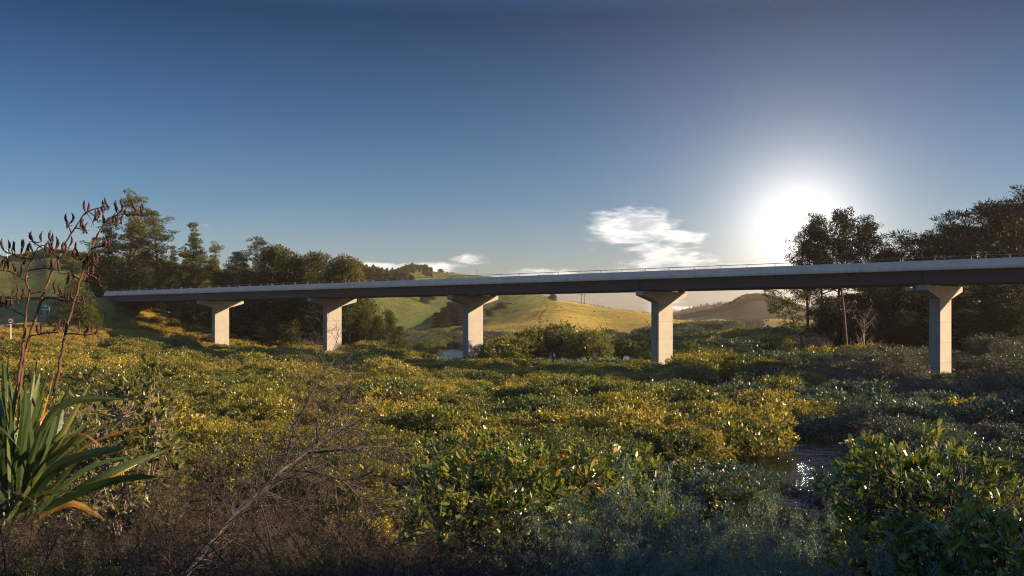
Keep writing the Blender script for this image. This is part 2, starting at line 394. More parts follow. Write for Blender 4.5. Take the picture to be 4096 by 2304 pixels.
# ------------------------------------------------------------------ the road bridge
def bridge():
    root = empty('road_bridge', (0, 0, 0)); tag(root, 'long concrete road bridge on five T-shaped piers crossing the mangroves', 'bridge')
    def M(o):                                  # (along, across, up) from an origin on the near edge line
        def f(V): return np.c_[o[0] + V[:, 0] * U[0] + V[:, 1] * W[0], o[1] + V[:, 0] * U[1] + V[:, 1] * W[1], V[:, 2]]
        return f
    px = [215, 327, 468.3, 658.7, 940.2]
    P = [bridge_pt(x) for x in px] + [P5 - U * 40]
    s = [float((p - P5) @ U) for p in P]       # distance along from pier five
    f5 = M(P5); s0, s1 = -78.0, float((A0 - P5) @ U) + 1
    for k, p in enumerate(P):
        f = M(p); pier = None
        c0, c1 = 3.79, 3.79 + 3.57
        b = MB(); b.prism([(c0, -2.5), (c1, -2.5), (c1, 10.22), (c0, 10.22)], 0.0, 1.3, lambda V: f(np.c_[V[:, 2], V[:, 0], V[:, 1]]))
        pier = b.build('pier', M_conc, root)
        if k < 5: pier['label'] = ['farthest and smallest concrete pier', 'second pier from the far end', 'middle concrete pier', 'pier with the hill behind it', 'nearest and tallest concrete pier'][k]
        b = MB(); b.prism([(0, 11.15), (0, 11.76), (11.15, 11.76), (11.15, 11.15), (c1 + .003, 10.2), (c0 - .003, 10.2)], -.002, 1.302, lambda V: f(np.c_[V[:, 2], V[:, 0], V[:, 1]]))
        b.build('pier_cap', M_conc, pier)
        for q in (.45, 3.85, 7.25, 10.65):
            b = MB(); b.box(.25, 1.05, q - .33, q + .33, 11.762, 11.90, f); b.build('bearing', M_dark, pier)
    # four lines of girders, a joint over every pier
    js = sorted([x + .65 for x in s] + [s0, s1])
    for a, e in zip(js[:-1], js[1:]):
        for q in (.45, 3.85, 7.25, 10.65):
            b = MB(); M3 = lambda V: f5(np.c_[V[:, 2], V[:, 0], V[:, 1]])
            w = .42
            b.prism([(q - w, 11.902), (q + w, 11.902), (q + w, 12.02), (q + .1, 12.10), (q + .1, 13.22), (q + w, 13.34), (q + w, 13.42), (q - w, 13.42), (q - w, 13.34), (q - .1, 13.22), (q - .1, 12.10), (q - w, 12.02)] if q > 1 else
                    [(q - .40, 11.902), (q + .45, 11.902), (q + .45, 12.0), (q - .05, 12.1), (q - .05, 13.42), (q - .40, 13.42)], a + .05, e - .05, M3)
            b.build('girder', M_steel, root)
    M3 = lambda V: f5(np.c_[V[:, 2], V[:, 0], V[:, 1]])
    b = MB(); b.prism([(-.62, 13.43), (11.7, 13.43), (11.7, 13.64), (-.62, 13.64)], s0, s1 + 2, M3); b.build('deck', M_conc, root)
    b = MB(); b.prism([(-.30, 13.642), (11.3, 13.642), (11.3, 13.70), (-.30, 13.70)], s0, s1 + 60, M3); b.build('carriageway', M_road, root)
    b = MB(); b.prism([(-.625, 13.36), (-.92, 13.40), (-.95, 13.66), (-.72, 14.50), (-.46, 14.50), (-.30, 13.9), (-.30, 13.70), (-.625, 13.70)], s0, s1, M3); b.build('parapet', M_par, root)
    b = MB(); b.prism([(11.705, 13.36), (12.0, 13.40), (12.03, 13.66), (11.8, 14.50), (11.54, 14.50), (11.38, 13.9), (11.38, 13.72), (11.705, 13.72)], s0, s1, M3); b.build('parapet', M_par, root)
    for q in (-.58, 11.68):
        h = MB(); h.tube(f5(np.array([(s0, q, 14.86), (s1, q, 14.86)])), .042, 6); rail = h.build('handrail', M_rail, root)
        n = 0
        pb = MB()
        for x in np.arange(s0 + 1, s1, 4.0):
            pb = MB(); pb.box(x - .03, x + .03, q - .04, q + .04, 14.502, 14.83, f5)
            pb.box(x - .09, x + .09, q - .08, q + .08, 14.502, 14.52, f5)
            pb.build('rail_post', M_rail, rail)
    # buried end block under the far end
    b = MB(); b.prism([(.1, 8), (11, 8), (11, 13.42), (.1, 13.42)], s1 + .1, s1 + 2, M3); b.build('abutment', M_conc, root)
bridge()

# ------------------------------------------------------------------ leaves and trees
def leaf_cards(b, P, D, N, L, Wd, rng, kind='rhomb', v=None):
    """adds leaves at P pointing along D with face normal near N"""
    P = np.asarray(P, float); n = len(P)
    if not hasattr(b, 'attr'): b.attr = []
    D = nrm(D); S = nrm(np.cross(D, N)); Nn = np.cross(S, D)
    L = np.broadcast_to(L, (n,))[:, None]; Wd = np.broadcast_to(Wd, (n,))[:, None]
    i = np.arange(n)[:, None]
    v = rng.rand(n) if v is None else v
    if kind == 'rhomb':
        V = np.stack([P, P + D * L * .5 + S * Wd * .5, P + D * L, P + D * L * .5 - S * Wd * .5], 1)
        Q = i * 4 + np.arange(4)[None]; b.attr.append(v)
    elif kind == 'fold':
        m = P + D * L * .5 - Nn * Wd * .18
        V = np.stack([P, P + D * L * .58 + S * Wd * .5, P + D * L, P + D * L * .58 - S * Wd * .5, m], 1)
        Q = np.concatenate([i * 5 + np.array([0, 1, 2, 4]), i * 5 + np.array([0, 4, 2, 3])], 1).reshape(-1, 4); b.attr.append(np.repeat(v, 2))
    else:
        dn = Nn * Wd * .14; bd = -Nn * L * .06
        V = np.stack([P, P + D * L * .32 + S * Wd * .40, P + D * L * .32 - dn, P + D * L * .32 - S * Wd * .40,
                      P + D * L * .72 + S * Wd * .46 + bd, P + D * L * .72 - dn + bd, P + D * L * .72 - S * Wd * .46 + bd, P + D * L + bd * 2.5], 1)
        Q = np.concatenate([i * 8 + np.array(q) for q in ((0, 1, 2, 3), (1, 4, 5, 2), (2, 5, 6, 3), (5, 4, 7, 6))], 1).reshape(-1, 4); b.attr.append(np.repeat(v, 4))
    b.add(V.reshape(-1, 3), Q)

def rdir(rng, n):
    return nrm(rng.normal(size=(n, 3)))

def branchy(b, p, d, L, r, depth, rng, curl=.5, kids=5, up=.15, sides=4, tips=None, ratio=.55):
    m = 6; pts = [np.array(p, float)]; d = np.array(d, float); ax = rdir(rng, 1)[0]
    for i in range(m - 1):
        d = nrm(d + ax * curl * .3 + rng.normal(size=3) * .12 + np.array([0, 0, up * .25])); pts.append(pts[-1] + d * L / (m - 1))
    P = np.array(pts); b.tube(P, np.linspace(r, r * .45, m), sides if depth > 0 else 3)
    if depth <= 0:
        if tips is not None: tips.append((P[-1], d)); tips.append((P[3], d)); tips.append((P[2], d))
        return
    for k in range(kids):
        u = rng.uniform(.2, 1); i = min(m - 2, int(u * (m - 1))); q = P[i] + (P[i + 1] - P[i]) * (u * (m - 1) - i)
        t = nrm(P[i + 1] - P[i]); s = rdir(rng, 1)[0]; s = nrm(s - t * (s @ t))
        branchy(b, q, nrm(t * .75 + s * .8), L * ratio * rng.uniform(.6, 1.2) * (1.1 - u * .4), max(r * .5 * (1.1 - u * .5), .002), depth - 1, rng, curl, kids, up, sides, tips, ratio)
def tree_mesh(seed, H=20., cb=.35, Rr=4., prof=None, nl=40, up=(0, .6), clump=1.2, nleaf=60, leaf=.45, lw=.35, flat=.5, lean=.03, r0=None, bare=0., sub=3, trunk_top=.97, irregular=.5, bend=.3, whorl=0):
    """tapered trunk and limbs (first mesh) and a crown of leaf clumps (second mesh)"""
    rng = np.random.RandomState(seed); tb = MB(); fb = MB(); fb.attr = []
    r0 = r0 or H * .017
    n = 10; z = np.linspace(0, H * trunk_top, n); wob = np.cumsum(rng.normal(size=(n, 2)) * H * .008, 0); wob -= wob[0]
    la = rng.uniform(0, 6.28)
    path = np.c_[wob[:, 0] + math.cos(la) * lean * z, wob[:, 1] + math.sin(la) * lean * z, z]
    rad = r0 * (1 - z / H * .93) + .01; rad[0] *= 1.5
    tb.tube(path, rad, 8)
    az = rng.uniform(0, 6.28)
    prof = prof or (lambda t: math.sin(math.pi * min(1, t * .9 + .12)) ** .6)
    for i in range(nl):
        t = (i + rng.rand()) / nl
        if whorl: t = (round(t * whorl) + rng.normal() * .27) / whorl; t = min(max(t, 0), 1)
        zz = cb + (trunk_top - cb) * t
        az += 2.4 + rng.normal() * .5
        L = Rr * prof(t) * (1 - irregular * rng.rand()); L = max(L, .3)
        a = up[0] + (up[1] - up[0]) * t + rng.normal() * .12
        p0 = np.array([np.interp(zz * H, z, path[:, k]) for k in range(3)]); p0[2] = zz * H
        m = 5; s = np.linspace(0, 1, m)
        d = np.array([math.cos(az), math.sin(az)]); side = np.array([-d[1], d[0]]) * rng.normal() * .12
        q = np.zeros((m, 3)); q[:, :2] = p0[:2] + np.outer(s * L * math.cos(a), d) + np.outer(s ** 2 * L, side)
        q[:, 2] = p0[2] + s * L * math.sin(a) + bend * L * s ** 2 * .5 + rng.normal(size=m) * L * .015
        tr = np.interp(zz * H, z, rad)
        tb.tube(q, np.linspace(min(tr * .55, .04 + L * .03), .02, m), 5)
        if rng.rand() < bare: continue
        cs = []
        for k in range(max(1, int(sub * L / Rr + 1))):
            u = rng.uniform(.38, 1.0) if k else 1.0
            c = np.array([np.interp(u, s, q[:, j]) for j in range(3)])
            off = rng.normal(size=3) * np.array([1, 1, .35]) * L * .16
            if k:
                e = c + off + np.array([0, 0, L * .05]); tb.tube(np.array([c, (c + e) / 2 + [0, 0, -.02 * L], e]), [.03, .022, .012], 3)
            else: e = c
            cs.append(e)
        for c in cs:
            R1 = clump * rng.uniform(.55, 1.25); nn = int(nleaf * (R1 / clump) ** 2)
            pd = rdir(rng, nn); rr_ = R1 * rng.uniform(.25, 1, nn) ** .6
            sc = np.array([1, 1, flat]); P = c + pd * rr_[:, None] * sc
            D = pd * np.array([1, 1, .4]) + rng.normal(size=(nn, 3)) * .45 + [0, 0, .35]
            N = rdir(rng, nn) * .9 + [0, 0, .9]
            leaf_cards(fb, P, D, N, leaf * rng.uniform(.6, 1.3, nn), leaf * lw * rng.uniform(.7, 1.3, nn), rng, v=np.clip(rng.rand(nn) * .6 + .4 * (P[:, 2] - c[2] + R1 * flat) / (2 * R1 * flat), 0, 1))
    return tb, fb

def tree_proto(name, seed, fmat, bmat, **kw):
    tb, fb = tree_mesh(seed, **kw)
    root = empty(name); tb.build('trunk', bmat, root, True)
    if fb.n: fb.build('crown', fmat, root)
    root['H'] = float(kw.get('H', 20.)); return root

class Kind:
    """meshes built once; first use takes the original, later ones are copies"""
    def __init__(s, protos): s.p = protos; s.used = [False] * len(protos); s.i = 0
    def put(s, loc, scale, rz, label, cat, group=None, which=None, sxy=None, name=None):
        k = s.i % len(s.p) if which is None else which; s.i += 1
        o = s.p[k] if not s.used[k] else copy_tree(s.p[k]); s.used[k] = True
        o.location = loc; o.rotation_euler.z = rz; q = sxy or scale
        o.scale = (q, q, scale); tag(o, label, cat)
        if 'group' in o.keys(): del o['group']
        if group: o['group'] = group
        return o

pr_pine = lambda t: (.55 + .45 * math.sin(t * 9)) * (1.05 - .75 * t ** 2)
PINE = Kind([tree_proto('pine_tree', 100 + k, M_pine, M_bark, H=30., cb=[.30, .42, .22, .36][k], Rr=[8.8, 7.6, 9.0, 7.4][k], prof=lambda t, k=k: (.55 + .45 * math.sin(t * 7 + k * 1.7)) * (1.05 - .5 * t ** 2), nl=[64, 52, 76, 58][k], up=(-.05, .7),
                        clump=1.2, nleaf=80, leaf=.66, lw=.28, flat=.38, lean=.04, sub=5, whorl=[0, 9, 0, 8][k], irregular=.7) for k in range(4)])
BUSHY = Kind([tree_proto('cypress_tree', 200 + k, M_pine, M_bark, H=18., cb=.06, Rr=[6.0, 5.2, 6.6][k], prof=lambda t: (1.05 - .8 * t ** 1.4) * .95, nl=84, up=(0, .8),
                         clump=1.5, nleaf=95, leaf=.55, lw=.34, flat=.6, sub=4, irregular=.4) for k in range(3)])
CONE = Kind([tree_proto('young_conifer', 300 + k, M_pine, M_bark, H=8., cb=.03, Rr=2.3, prof=lambda t: 1.02 - .93 * t, nl=56, up=(.05, .5),
                        clump=.55, nleaf=60, leaf=.30, lw=.3, flat=.5, sub=3, irregular=.35, r0=.12) for k in range(2)])
MACRO = Kind([tree_proto('macrocarpa_tree', 400 + k, M_maca, M_bark, H=24., cb=[.34, .30, .38][k], Rr=[8.6, 9.5, 8.0][k], prof=lambda t: .95 - .25 * t, nl=[24, 27, 22][k], up=(.55, .62), clump=2.1, nleaf=110, leaf=.8, lw=.2, flat=.17, lean=.05,
                         sub=6, irregular=.45, r0=.45, trunk_top=.72, bend=.28) for k in range(3)])
CLUMP = Kind([tree_proto('pine_tree', 450 + k, M_maca, M_bark, H=26., cb=.42, Rr=[6.6, 5.6][k], prof=lambda t: .35 + .75 * math.sin(math.pi * min(1, t * .95 + .15)), nl=58, up=(.1, .9), clump=1.1, nleaf=75, leaf=.5, lw=.34, flat=.7,
                         sub=5, irregular=.5, r0=.42) for k in range(2)])
ROUND = Kind([tree_proto('broadleaf_tree', 500 + k, M_broad, M_bark, H=9., cb=.18, Rr=4.0, prof=lambda t: .55 + .55 * math.sin(math.pi * min(1, t * .8 + .2)), nl=50, up=(.1, 1.0), clump=1.1, nleaf=70, leaf=.40, lw=.5, flat=.7,
                         sub=4, irregular=.3, r0=.2, trunk_top=.75) for k in range(2)])
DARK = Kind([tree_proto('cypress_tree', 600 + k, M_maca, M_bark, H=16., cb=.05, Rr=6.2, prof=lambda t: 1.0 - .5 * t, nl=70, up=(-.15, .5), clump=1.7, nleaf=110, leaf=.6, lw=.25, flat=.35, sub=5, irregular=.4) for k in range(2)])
def bare_proto():
    rng = np.random.RandomState(700); tb = MB(); tb.tube([(0, 0, -.3), (.1, 0, 2), (-.1, .1, 4), (.15, 0, 6)], [.2, .16, .12, .07], 7)
    for k in range(12):
        z = rng.uniform(1.8, 6); a = rng.uniform(0, 6.28); branchy(tb, (.05, 0, z), (math.cos(a), math.sin(a), rng.uniform(.2, .9)), rng.uniform(1.6, 2.9), .06, 2, rng, .7, 4, .2, 4, None, .55)
    r = empty('dead_tree'); tb.build('branches', M_pale, r, True); r['H'] = 8.0; return r
BARE = Kind([bare_proto()])

def stand(K, px, ytop, Z, label, cat, group=None, which=None, wide=1.0, zb=None, rz=None):
    x = (px - 512) / F * Z; zb = gz(x, Z) - .25 if zb is None else zb
    H = CZ + (HY - ytop) / F * Z - zb; k = K.i % len(K.p) if which is None else which
    s = H / K.p[k]['H']
    return K.put((x, Z, zb), s, rs.uniform(0, 6.28) if rz is None else rz, label, cat, group, k, s * wide)

# left stand of pines beyond the far end of the bridge
L = 'pine trees behind the far end of the bridge'
for px, yt, Z, K, w, wd, lab in [
    (126, 199, 296, PINE, 0, 1.15, 'tallest pine of the left stand, behind the drooping seed heads'),
    (111, 222, 300, PINE, 1, 1.0, 'slim pine just left of the tallest pine'),
    (91, 236, 304, PINE, 2, 1.0, 'pine at the left edge of the stand with branches reaching left'),
    (140, 214, 310, PINE, 1, .8, 'thin-crowned pine close against the right side of the tallest pine'),
    (159, 210, 292, PINE, 2, .95, 'second tallest pine with a dense rounded head'),
    (172, 246, 300, PINE, 3, .9, 'short pine in the gap between two tall pines'),
    (193, 223, 288, PINE, 3, 1.0, 'pine with a spiky top standing alone right of the dense headed pine'),
    (212, 247, 284, PINE, 0, 1.0, 'open pine with pale bare limbs leaning right over the bridge'),
    (233, 251, 280, PINE, 2, 1.0, 'dark bushy pine above the farthest pier'),
    (256, 243, 276, PINE, 1, .9, 'spindly topped pine with a bare fork above the bridge'),
    (246, 256, 278, PINE, 0, .9, 'small pine left of the bare forked top')]:
    stand(K, px, yt, Z, lab, 'tree', L, w, wd)
L = 'cypress trees behind the left spans'
for px, yt, Z, w, wd, lab in [
    (270, 252, 262, 0, 1.0, 'dark cypress right of the forked pine'), (289, 252.5, 258, 1, 1.05, 'round headed cypress between the first two piers'),
    (304, 260, 262, 2, .9, 'lower cypress beside the round headed one'), (320, 258, 256, 0, 1.0, 'broad cypress above the second pier'),
    (338, 259, 246, 1, 1.05, 'wide green cypress right of the second pier'), (353, 263, 244, 2, .9, 'last tall cypress before the open valley'),
    (228, 275, 262, 0, 1.2, 'golden lit cypress just left of the farthest pier'), (252, 272, 264, 2, 1.2, 'golden lit cypress right of the farthest pier'),
    (205, 282, 272, 1, 1.0, 'low cypress under the spiky pine'), (182, 280, 278, 2, 1.1, 'low cypress under the dense headed pine'), (150, 284, 285, 0, 1.1, 'low cypress beside the bridge end'),
    (120, 280, 290, 2, 1.2, 'low cypress below the tallest pine'), (275, 285, 264, 1, 1.0, 'cypress below the deck between the two far piers'), (300, 288, 258, 0, .9, 'shaded cypress below the deck left of the second pier'),
    (345, 285, 246, 1, .8, 'cypress right behind the second pier'), (100, 288, 300, 0, 1.0, 'cypress at the foot of the left most pine')]:
    stand(BUSHY, px, yt, Z, lab, 'tree', L, w, wd)
for px, yt, Z, K, w, wd, lab in [(104, 262, 306, PINE, 2, 1.3, 'middle height pine in front of the left stand'), (134, 252, 300, PINE, 2, 1.3, 'middle height pine below the tallest pine'), (150, 258, 296, PINE, 0, 1.3, 'middle height pine left under the dense headed pine'),
    (167, 262, 290, PINE, 2, 1.3, 'middle height pine right under the dense headed pine'), (200, 262, 284, PINE, 1, 1.3, 'middle height pine right of the spiky one'), (222, 268, 276, PINE, 2, 1.4, 'low wide pine left of the dark bushy pine'), (183, 266, 288, PINE, 0, 1.3, 'middle height pine left of the spiky one'), (118, 268, 298, PINE, 3, 1.4, 'low wide pine left of the tallest trunk'),
    (71, 279, 214, CONE, 0, 1.5, 'bright green conifer left of the grassy embankment'), (84, 291, 210, CONE, 1, 1.5, 'smaller conifer leaning on the bright green one'), (93, 305, 205, CONE, 0, 1.4, 'low conifer at the foot of the embankment'),
    (150, 304, 272, ROUND, 0, .9, 'pale leaved tree under the first span'), (170, 301, 266, ROUND, 1, 1.1, 'round bushy tree with a bleached arching branch under the first span'),
    (185, 312, 262, ROUND, 0, 1.0, 'low tree between the round bushy tree and the farthest pier'),
    (279, 318, 205, CONE, 1, 1.5, 'small green conifer left of the second pier'), (290, 316.5, 207, CONE, 0, 1.5, 'small green conifer nearer the second pier'), (262, 322, 208, CONE, 0, 1.3, 'lowest of the small conifers by the second pier'),
    (240, 305, 264, BUSHY, 1, .9, 'golden tree right of the farthest pier under the deck'), (265, 305, 262, BUSHY, 2, .9, 'shaded tree between the farthest pier and the small conifers'),
    (310, 300, 252, BUSHY, 0, .8, 'dark tree left of the second pier under the deck'), (350, 299, 236, PINE, 1, 1.2, 'pine with a leaning bleached trunk right of the second pier'),
    (366, 312, 240, BUSHY, 2, 1.1, 'low spreading cypress beside the pale fallen tree'), (378, 318, 236, BUSHY, 0, .9, 'small cypress in front of the pointed one'),
    (390, 311, 262, BUSHY, 1, .85, 'pointed cypress standing out against the green valley'), (399, 327, 235, BUSHY, 2, 1.0, 'low cypress at the tip of the wooded point')]:
    stand(K, px, yt, Z, lab, 'tree', None, w, wd)

# far slopes
def on(S, px, u): return S(px, u)
def plant_far(K, S, px, u, hpx, wide, label, cat='tree', group=None, w=None):
    p = S(px, u); Hh = hpx / F * p[1]; k = K.i % len(K.p) if w is None else w; s = Hh / K.p[k]['H']
    return K.put((p[0], p[1], p[2] - Hh * .08), s, rs.uniform(0, 6.28), label, cat, group, k, s * wide)
L = 'dense trees filling behind the pine stand'
for i, px in enumerate(range(96, 236, 9)): stand(BUSHY, px, 262 + 7 * math.sin(i * 2.3) + px * .02, 318 + (i % 3) * 6, 'dense dark tree filling the gaps behind the left pine stand', 'tree', L, i % 3, .8)
for px, h, lab in [(412, 5, 'small dark tree low on the wooded ridge'), (418, 7.5, 'pointed dark tree on the ridge above the deck'), (424, 7, 'dark tree beside the pointed one on the ridge'), (430, 6, 'dark tree at the edge of the ridge grass')]:
    plant_far(BUSHY, S_back, px, 1.0, h, 1.0, lab, group='trees on the far ridge')
plant_far(ROUND, S_back, 441, 1.0, 7, 1.1, 'round tree on the ridge beside the white farmhouse')
plant_far(ROUND, S_back, 447, 1.0, 4, 1.0, 'small tree right of the farmhouse'); plant_far(ROUND, S_back, 452, 1.0, 3.4, 1.4, 'low bush at the end of the ridge trees')
plant_far(ROUND, S_back, 436, 1.0, 3.4, 1.3, 'low bush left of the farmhouse')
L = 'bushes on the golden hill'
for px, u, h, wd, lab in [(490, .78, 10, 1.0, 'dark bush in the gully behind the middle pier'), (500, .80, 13, 1.2, 'large dark bush in the gully right of the middle pier'), (509, .84, 10, 1.1, 'smaller dark bush at the edge of the gully')]:
    plant_far(ROUND, S_gold, px, u, h, wd, lab, 'bush', L)
for px, h, wd, lab in [(538, 6.5, 1.2, 'low dark bush on the hilltop'), (545, 5.5, 1.0, 'small bush joining the two hilltop bushes'), (552, 10, 1.0, 'tall bush on the hilltop under the deck')]:
    plant_far(ROUND, S_gold, px, .985, h, wd, lab, 'bush', L)
plant_far(BARE, S_gold, 497, .82, 15, 1.0, 'bleached bare tree rising from the gully bush')
L = 'dark trees in the valley left of the middle pier'
for px, u, h, wd in [(424, .35, 14, 1.1), (430, .42, 15, 1.0), (437, .5, 15, 1.0), (444, .55, 15, 1.0), (450, .6, 14, 1.0)]:
    plant_far(DARK, S_back, px, u * .55, h, wd, 'dark tree of the upper patch on the green valley slope', 'tree', L)
for px, u, h, wd in [(437, .12, 15, 1.1), (444, .1, 20, 1.0), (451, .12, 24, .9), (458, .1, 26, .9), (463, .1, 22, 1.0)]:
    plant_far(DARK, S_mid, px, u, h, wd, 'dark tree of the lower clump left of the middle pier', 'tree', 'dark trees at the foot of the valley')
L = 'shade trees in the head of the valley'
for px, h in [(362, 16), (370, 15), (378, 16), (387, 14), (395, 15), (403, 13), (411, 12)]:
    plant_far(DARK, S_back, px, .30, h, 1.1, 'dark tree in the wood under the deck at the head of the valley', 'tree', L)
plant_far(BARE, S_back, 401, .26, 12, 1.5, 'grey bare tree in the valley wood under the deck')

# ------------------------------------------------------------------ right hand trees
L = 'tall pines beside the low sun'
for px, yt, Z, w, wd, lab in [(805, 231, 188, 1, .9, 'left and lowest of the tall pines in front of the sun glow'), (822, 219, 194, 0, .8, 'slender pine between the two crowns by the sun glow'),
                              (841, 213, 186, 0, .95, 'highest pine in the clump beside the sun glow'), (863, 221, 190, 1, 1.0, 'wide pine at the right of the clump by the sun glow'), (889, 252, 196, 0, .8, 'small pine in the gap before the flat topped trees')]:
    stand(CLUMP, px, yt, Z, lab, 'tree', L, w, wd)
L = 'flat topped macrocarpa trees on the right'
for px, yt, Z, w, wd, lab in [(912, 214, 192, 0, .95, 'leftmost flat topped macrocarpa behind the nearest pier'), (948, 202, 188, 1, .85, 'macrocarpa with a wide flat head right above the nearest pier'),
                              (982, 188, 192, 2, .95, 'tall macrocarpa stepping up towards the frame edge'), (1016, 173, 188, 0, .95, 'tallest macrocarpa at the right edge'), (1052, 165, 194, 1, .9, 'macrocarpa cut off by the right edge')]:
    stand(MACRO, px, yt, Z, lab, 'tree', L, w, wd)
L = 'dark understorey trees behind the nearest pier'
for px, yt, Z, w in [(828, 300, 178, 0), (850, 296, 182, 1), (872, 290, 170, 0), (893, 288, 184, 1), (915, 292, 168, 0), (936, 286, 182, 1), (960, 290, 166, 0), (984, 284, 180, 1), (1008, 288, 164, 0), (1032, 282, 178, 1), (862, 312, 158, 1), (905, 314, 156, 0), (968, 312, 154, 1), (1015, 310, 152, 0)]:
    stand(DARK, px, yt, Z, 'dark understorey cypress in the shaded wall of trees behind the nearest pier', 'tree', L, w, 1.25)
# leaning pine reaching left into the light
tb, fb = tree_mesh(811, H=13., cb=.45, Rr=4.2, prof=lambda t: .5 + .6 * t, nl=26, up=(-.1, .5), clump=.75, nleaf=60, leaf=.42, lw=.34, flat=.55, lean=.0, sub=4, irregular=.5, r0=.30)
def shear(V): V = V.copy(); V[:, 0] -= .035 * np.maximum(V[:, 2], 0) ** 1.9; V[:, 2] *= .92; return V
tb.V = [shear(v) for v in tb.V]; fb.V = [shear(v) for v in fb.V]
x = (806 - 512) / F * 158; lp = empty('leaning_pine', (x, 158, gz(x, 158) - .3)); tb.build('trunk', M_bark, lp, True); fb.build('crown', M_pine, lp)
tag(lp, 'crooked pine leaning left out of the dark trees into the low light', 'tree')
for px, yt, Z, h, lab in [(864, 305, 150, 0, 'small bleached dead tree in the dark wood'), (846, 288, 152, 1, 'pale straight bare trunk left of the small dead tree')]:
    if h == 0: stand(BARE, px, yt, Z, lab, 'dead tree', wide=.8)
    else:
        x = (px - 512) / F * Z; r = empty('dead_tree', (x, Z, gz(x, Z) - .3)); b = MB(); b.tube([(-.7, 0, 12), (-.3, 0, 8), (0, 0, 4), (.1, 0, 0)][::-1], [.30, .26, .22, .15], 8); b.build('trunk', M_bark, r, True)
        b = MB(); b.tube([(-.3, 0, 8), (.9, .2, 9.2), (1.8, .3, 9.6)], [.09, .05, .02], 5); b.tube([(-.4, 0, 9), (-1.4, .2, 10), (-1.9, .2, 11)], [.08, .05, .02], 5); b.build('stub_branch', M_bark, r, True)
        tag(r, lab, 'tree trunk')
# added trees out of view, placed and sized to shade the right side
L = 'added shade trees outside the view'
for x, y, w, H, K in [(110, 192, 0, 27, MACRO), (116, 178, 1, 27, MACRO), (122, 204, 2, 28, MACRO), (112, 170, 0, 20, DARK), (118, 190, 1, 20, DARK), (66, 62, 0, 12.5, DARK), (72, 76, 1, 13, DARK), (78, 90, 0, 12.5, DARK), (61, 55, 1, 11.5, DARK), (56, 46, 0, 10.5, DARK), (50, 38, 1, 10, DARK), (44, 29, 1, 9, DARK), (38, 21, 0, 8, DARK), (33, 14, 0, 7, DARK), (28, 10.5, 1, 7.5, DARK), (23, 8, 1, 6.5, DARK), (19, 5.5, 1, 6, DARK), (16, 7.2, 0, 5.2, DARK), (13, 4, 0, 6.0, DARK)]:
    K.put((x, y, gz(x, y) - .3), H / K.p[w]['H'], rs.uniform(0, 6), 'added shade tree on the right, beyond the edge of the view', 'tree', L, w, H / K.p[w]['H'] * 1.15)

# ------------------------------------------------------------------ fallen tree, wood point
rng = np.random.RandomState(5)
p = at(362, 336, 205); p[2] = gz(p[0], p[1]) + .6
b = MB(); branchy(b, p + [-3.5, 0, 2.0], (1, -.2, -.05), 7, .14, 2, rng, .4, 7, -.5)
tag(b.build('fallen_tree', M_pale, None, True), 'pale fallen tree with drooping bare branches at the wooded point', 'fallen tree')

# ------------------------------------------------------------------ mangroves and other bushes
def bush(name, seed, Rx, H, nros, leafL, kind, fmat, per=7, lw=.48, low=.15, stems=7, twigs=True, sm=M_twig, r0=.035, tint=None):
    rng = np.random.RandomState(seed); tb = MB(); fb = MB(); fb.attr = []
    ph = rng.uniform(0, 6.28, 6)
    d = rdir(rng, nros); d[:, 2] = np.abs(d[:, 2]) * 1.05 - low; d = nrm(d)
    az = np.arctan2(d[:, 1], d[:, 0])
    lump = 1 + .24 * np.sin(3 * az + ph[0]) + .18 * np.sin(5 * az + ph[1] + 3 * d[:, 2]) + .10 * np.sin(7 * d[:, 2] * 2 + ph[2] + 2 * az)
    rad = lump * np.clip(1 - rng.exponential(.14, nros), .3, 1.04)
    P = d * rad[:, None] * [Rx, Rx, H * .62] + [0, 0, H * .40]
    P[:, 2] = np.where(P[:, 2] > .8 * H, .8 * H + (P[:, 2] - .8 * H) * .42, P[:, 2]); P[:, 2] = np.maximum(P[:, 2], H * .05)
    st = []
    for k in range(stems):
        a = 6.28 * k / stems + rng.normal() * .3; e = np.array([math.cos(a) * Rx * .55, math.sin(a) * Rx * .55, H * rng.uniform(.4, .75)])
        m = np.array([e[0] * .35, e[1] * .35, e[2] * .5]) + rng.normal(size=3) * Rx * .06
        b0 = np.array([e[0] * .12, e[1] * .12, -.3]); t = np.linspace(0, 1, 7)[:, None]
        q = (1 - t) ** 2 * b0 + 2 * t * (1 - t) * m + t * t * e; tb.tube(q, np.linspace(r0, r0 * .35, 7), 5); st.append(q)
    A = np.concatenate(st)
    if twigs:
        for p_ in P[:: 1 if nros < 900 else 2]:
            q = A[np.argmin(((A - p_) ** 2).sum(1))]; mid = (p_ + q) / 2 + rng.normal(size=3) * .06 * Rx + [0, 0, -.04 * H]
            tb.tube(np.array([q, mid, p_]), [r0 * .28, r0 * .18, r0 * .10], 3)
    n = nros * per; c = np.repeat(P, per, 0); od = np.repeat(nrm(d + [0, 0, .5]), per, 0)
    D = nrm(od + rng.normal(size=(n, 3)) * .75); N = nrm(np.cross(np.cross(D, od), D) + rng.normal(size=(n, 3)) * .4 + [0, 0, .3])
    v = np.repeat(rng.rand(nros), per) * .55 + rng.rand(n) * .45
    v = np.where(rng.rand(n) < .012, 1.0, v * .8)
    leaf_cards(fb, c - D * leafL * .1 + rng.normal(size=(n, 3)) * leafL * .35, D, N, leafL * rng.uniform(.65, 1.2, n), leafL * lw * rng.uniform(.8, 1.2, n), rng, kind, v)
    root = empty(name); tb.build('stems', sm, root, True); fb.build('foliage', fmat, root); root['H'] = float(H); return root

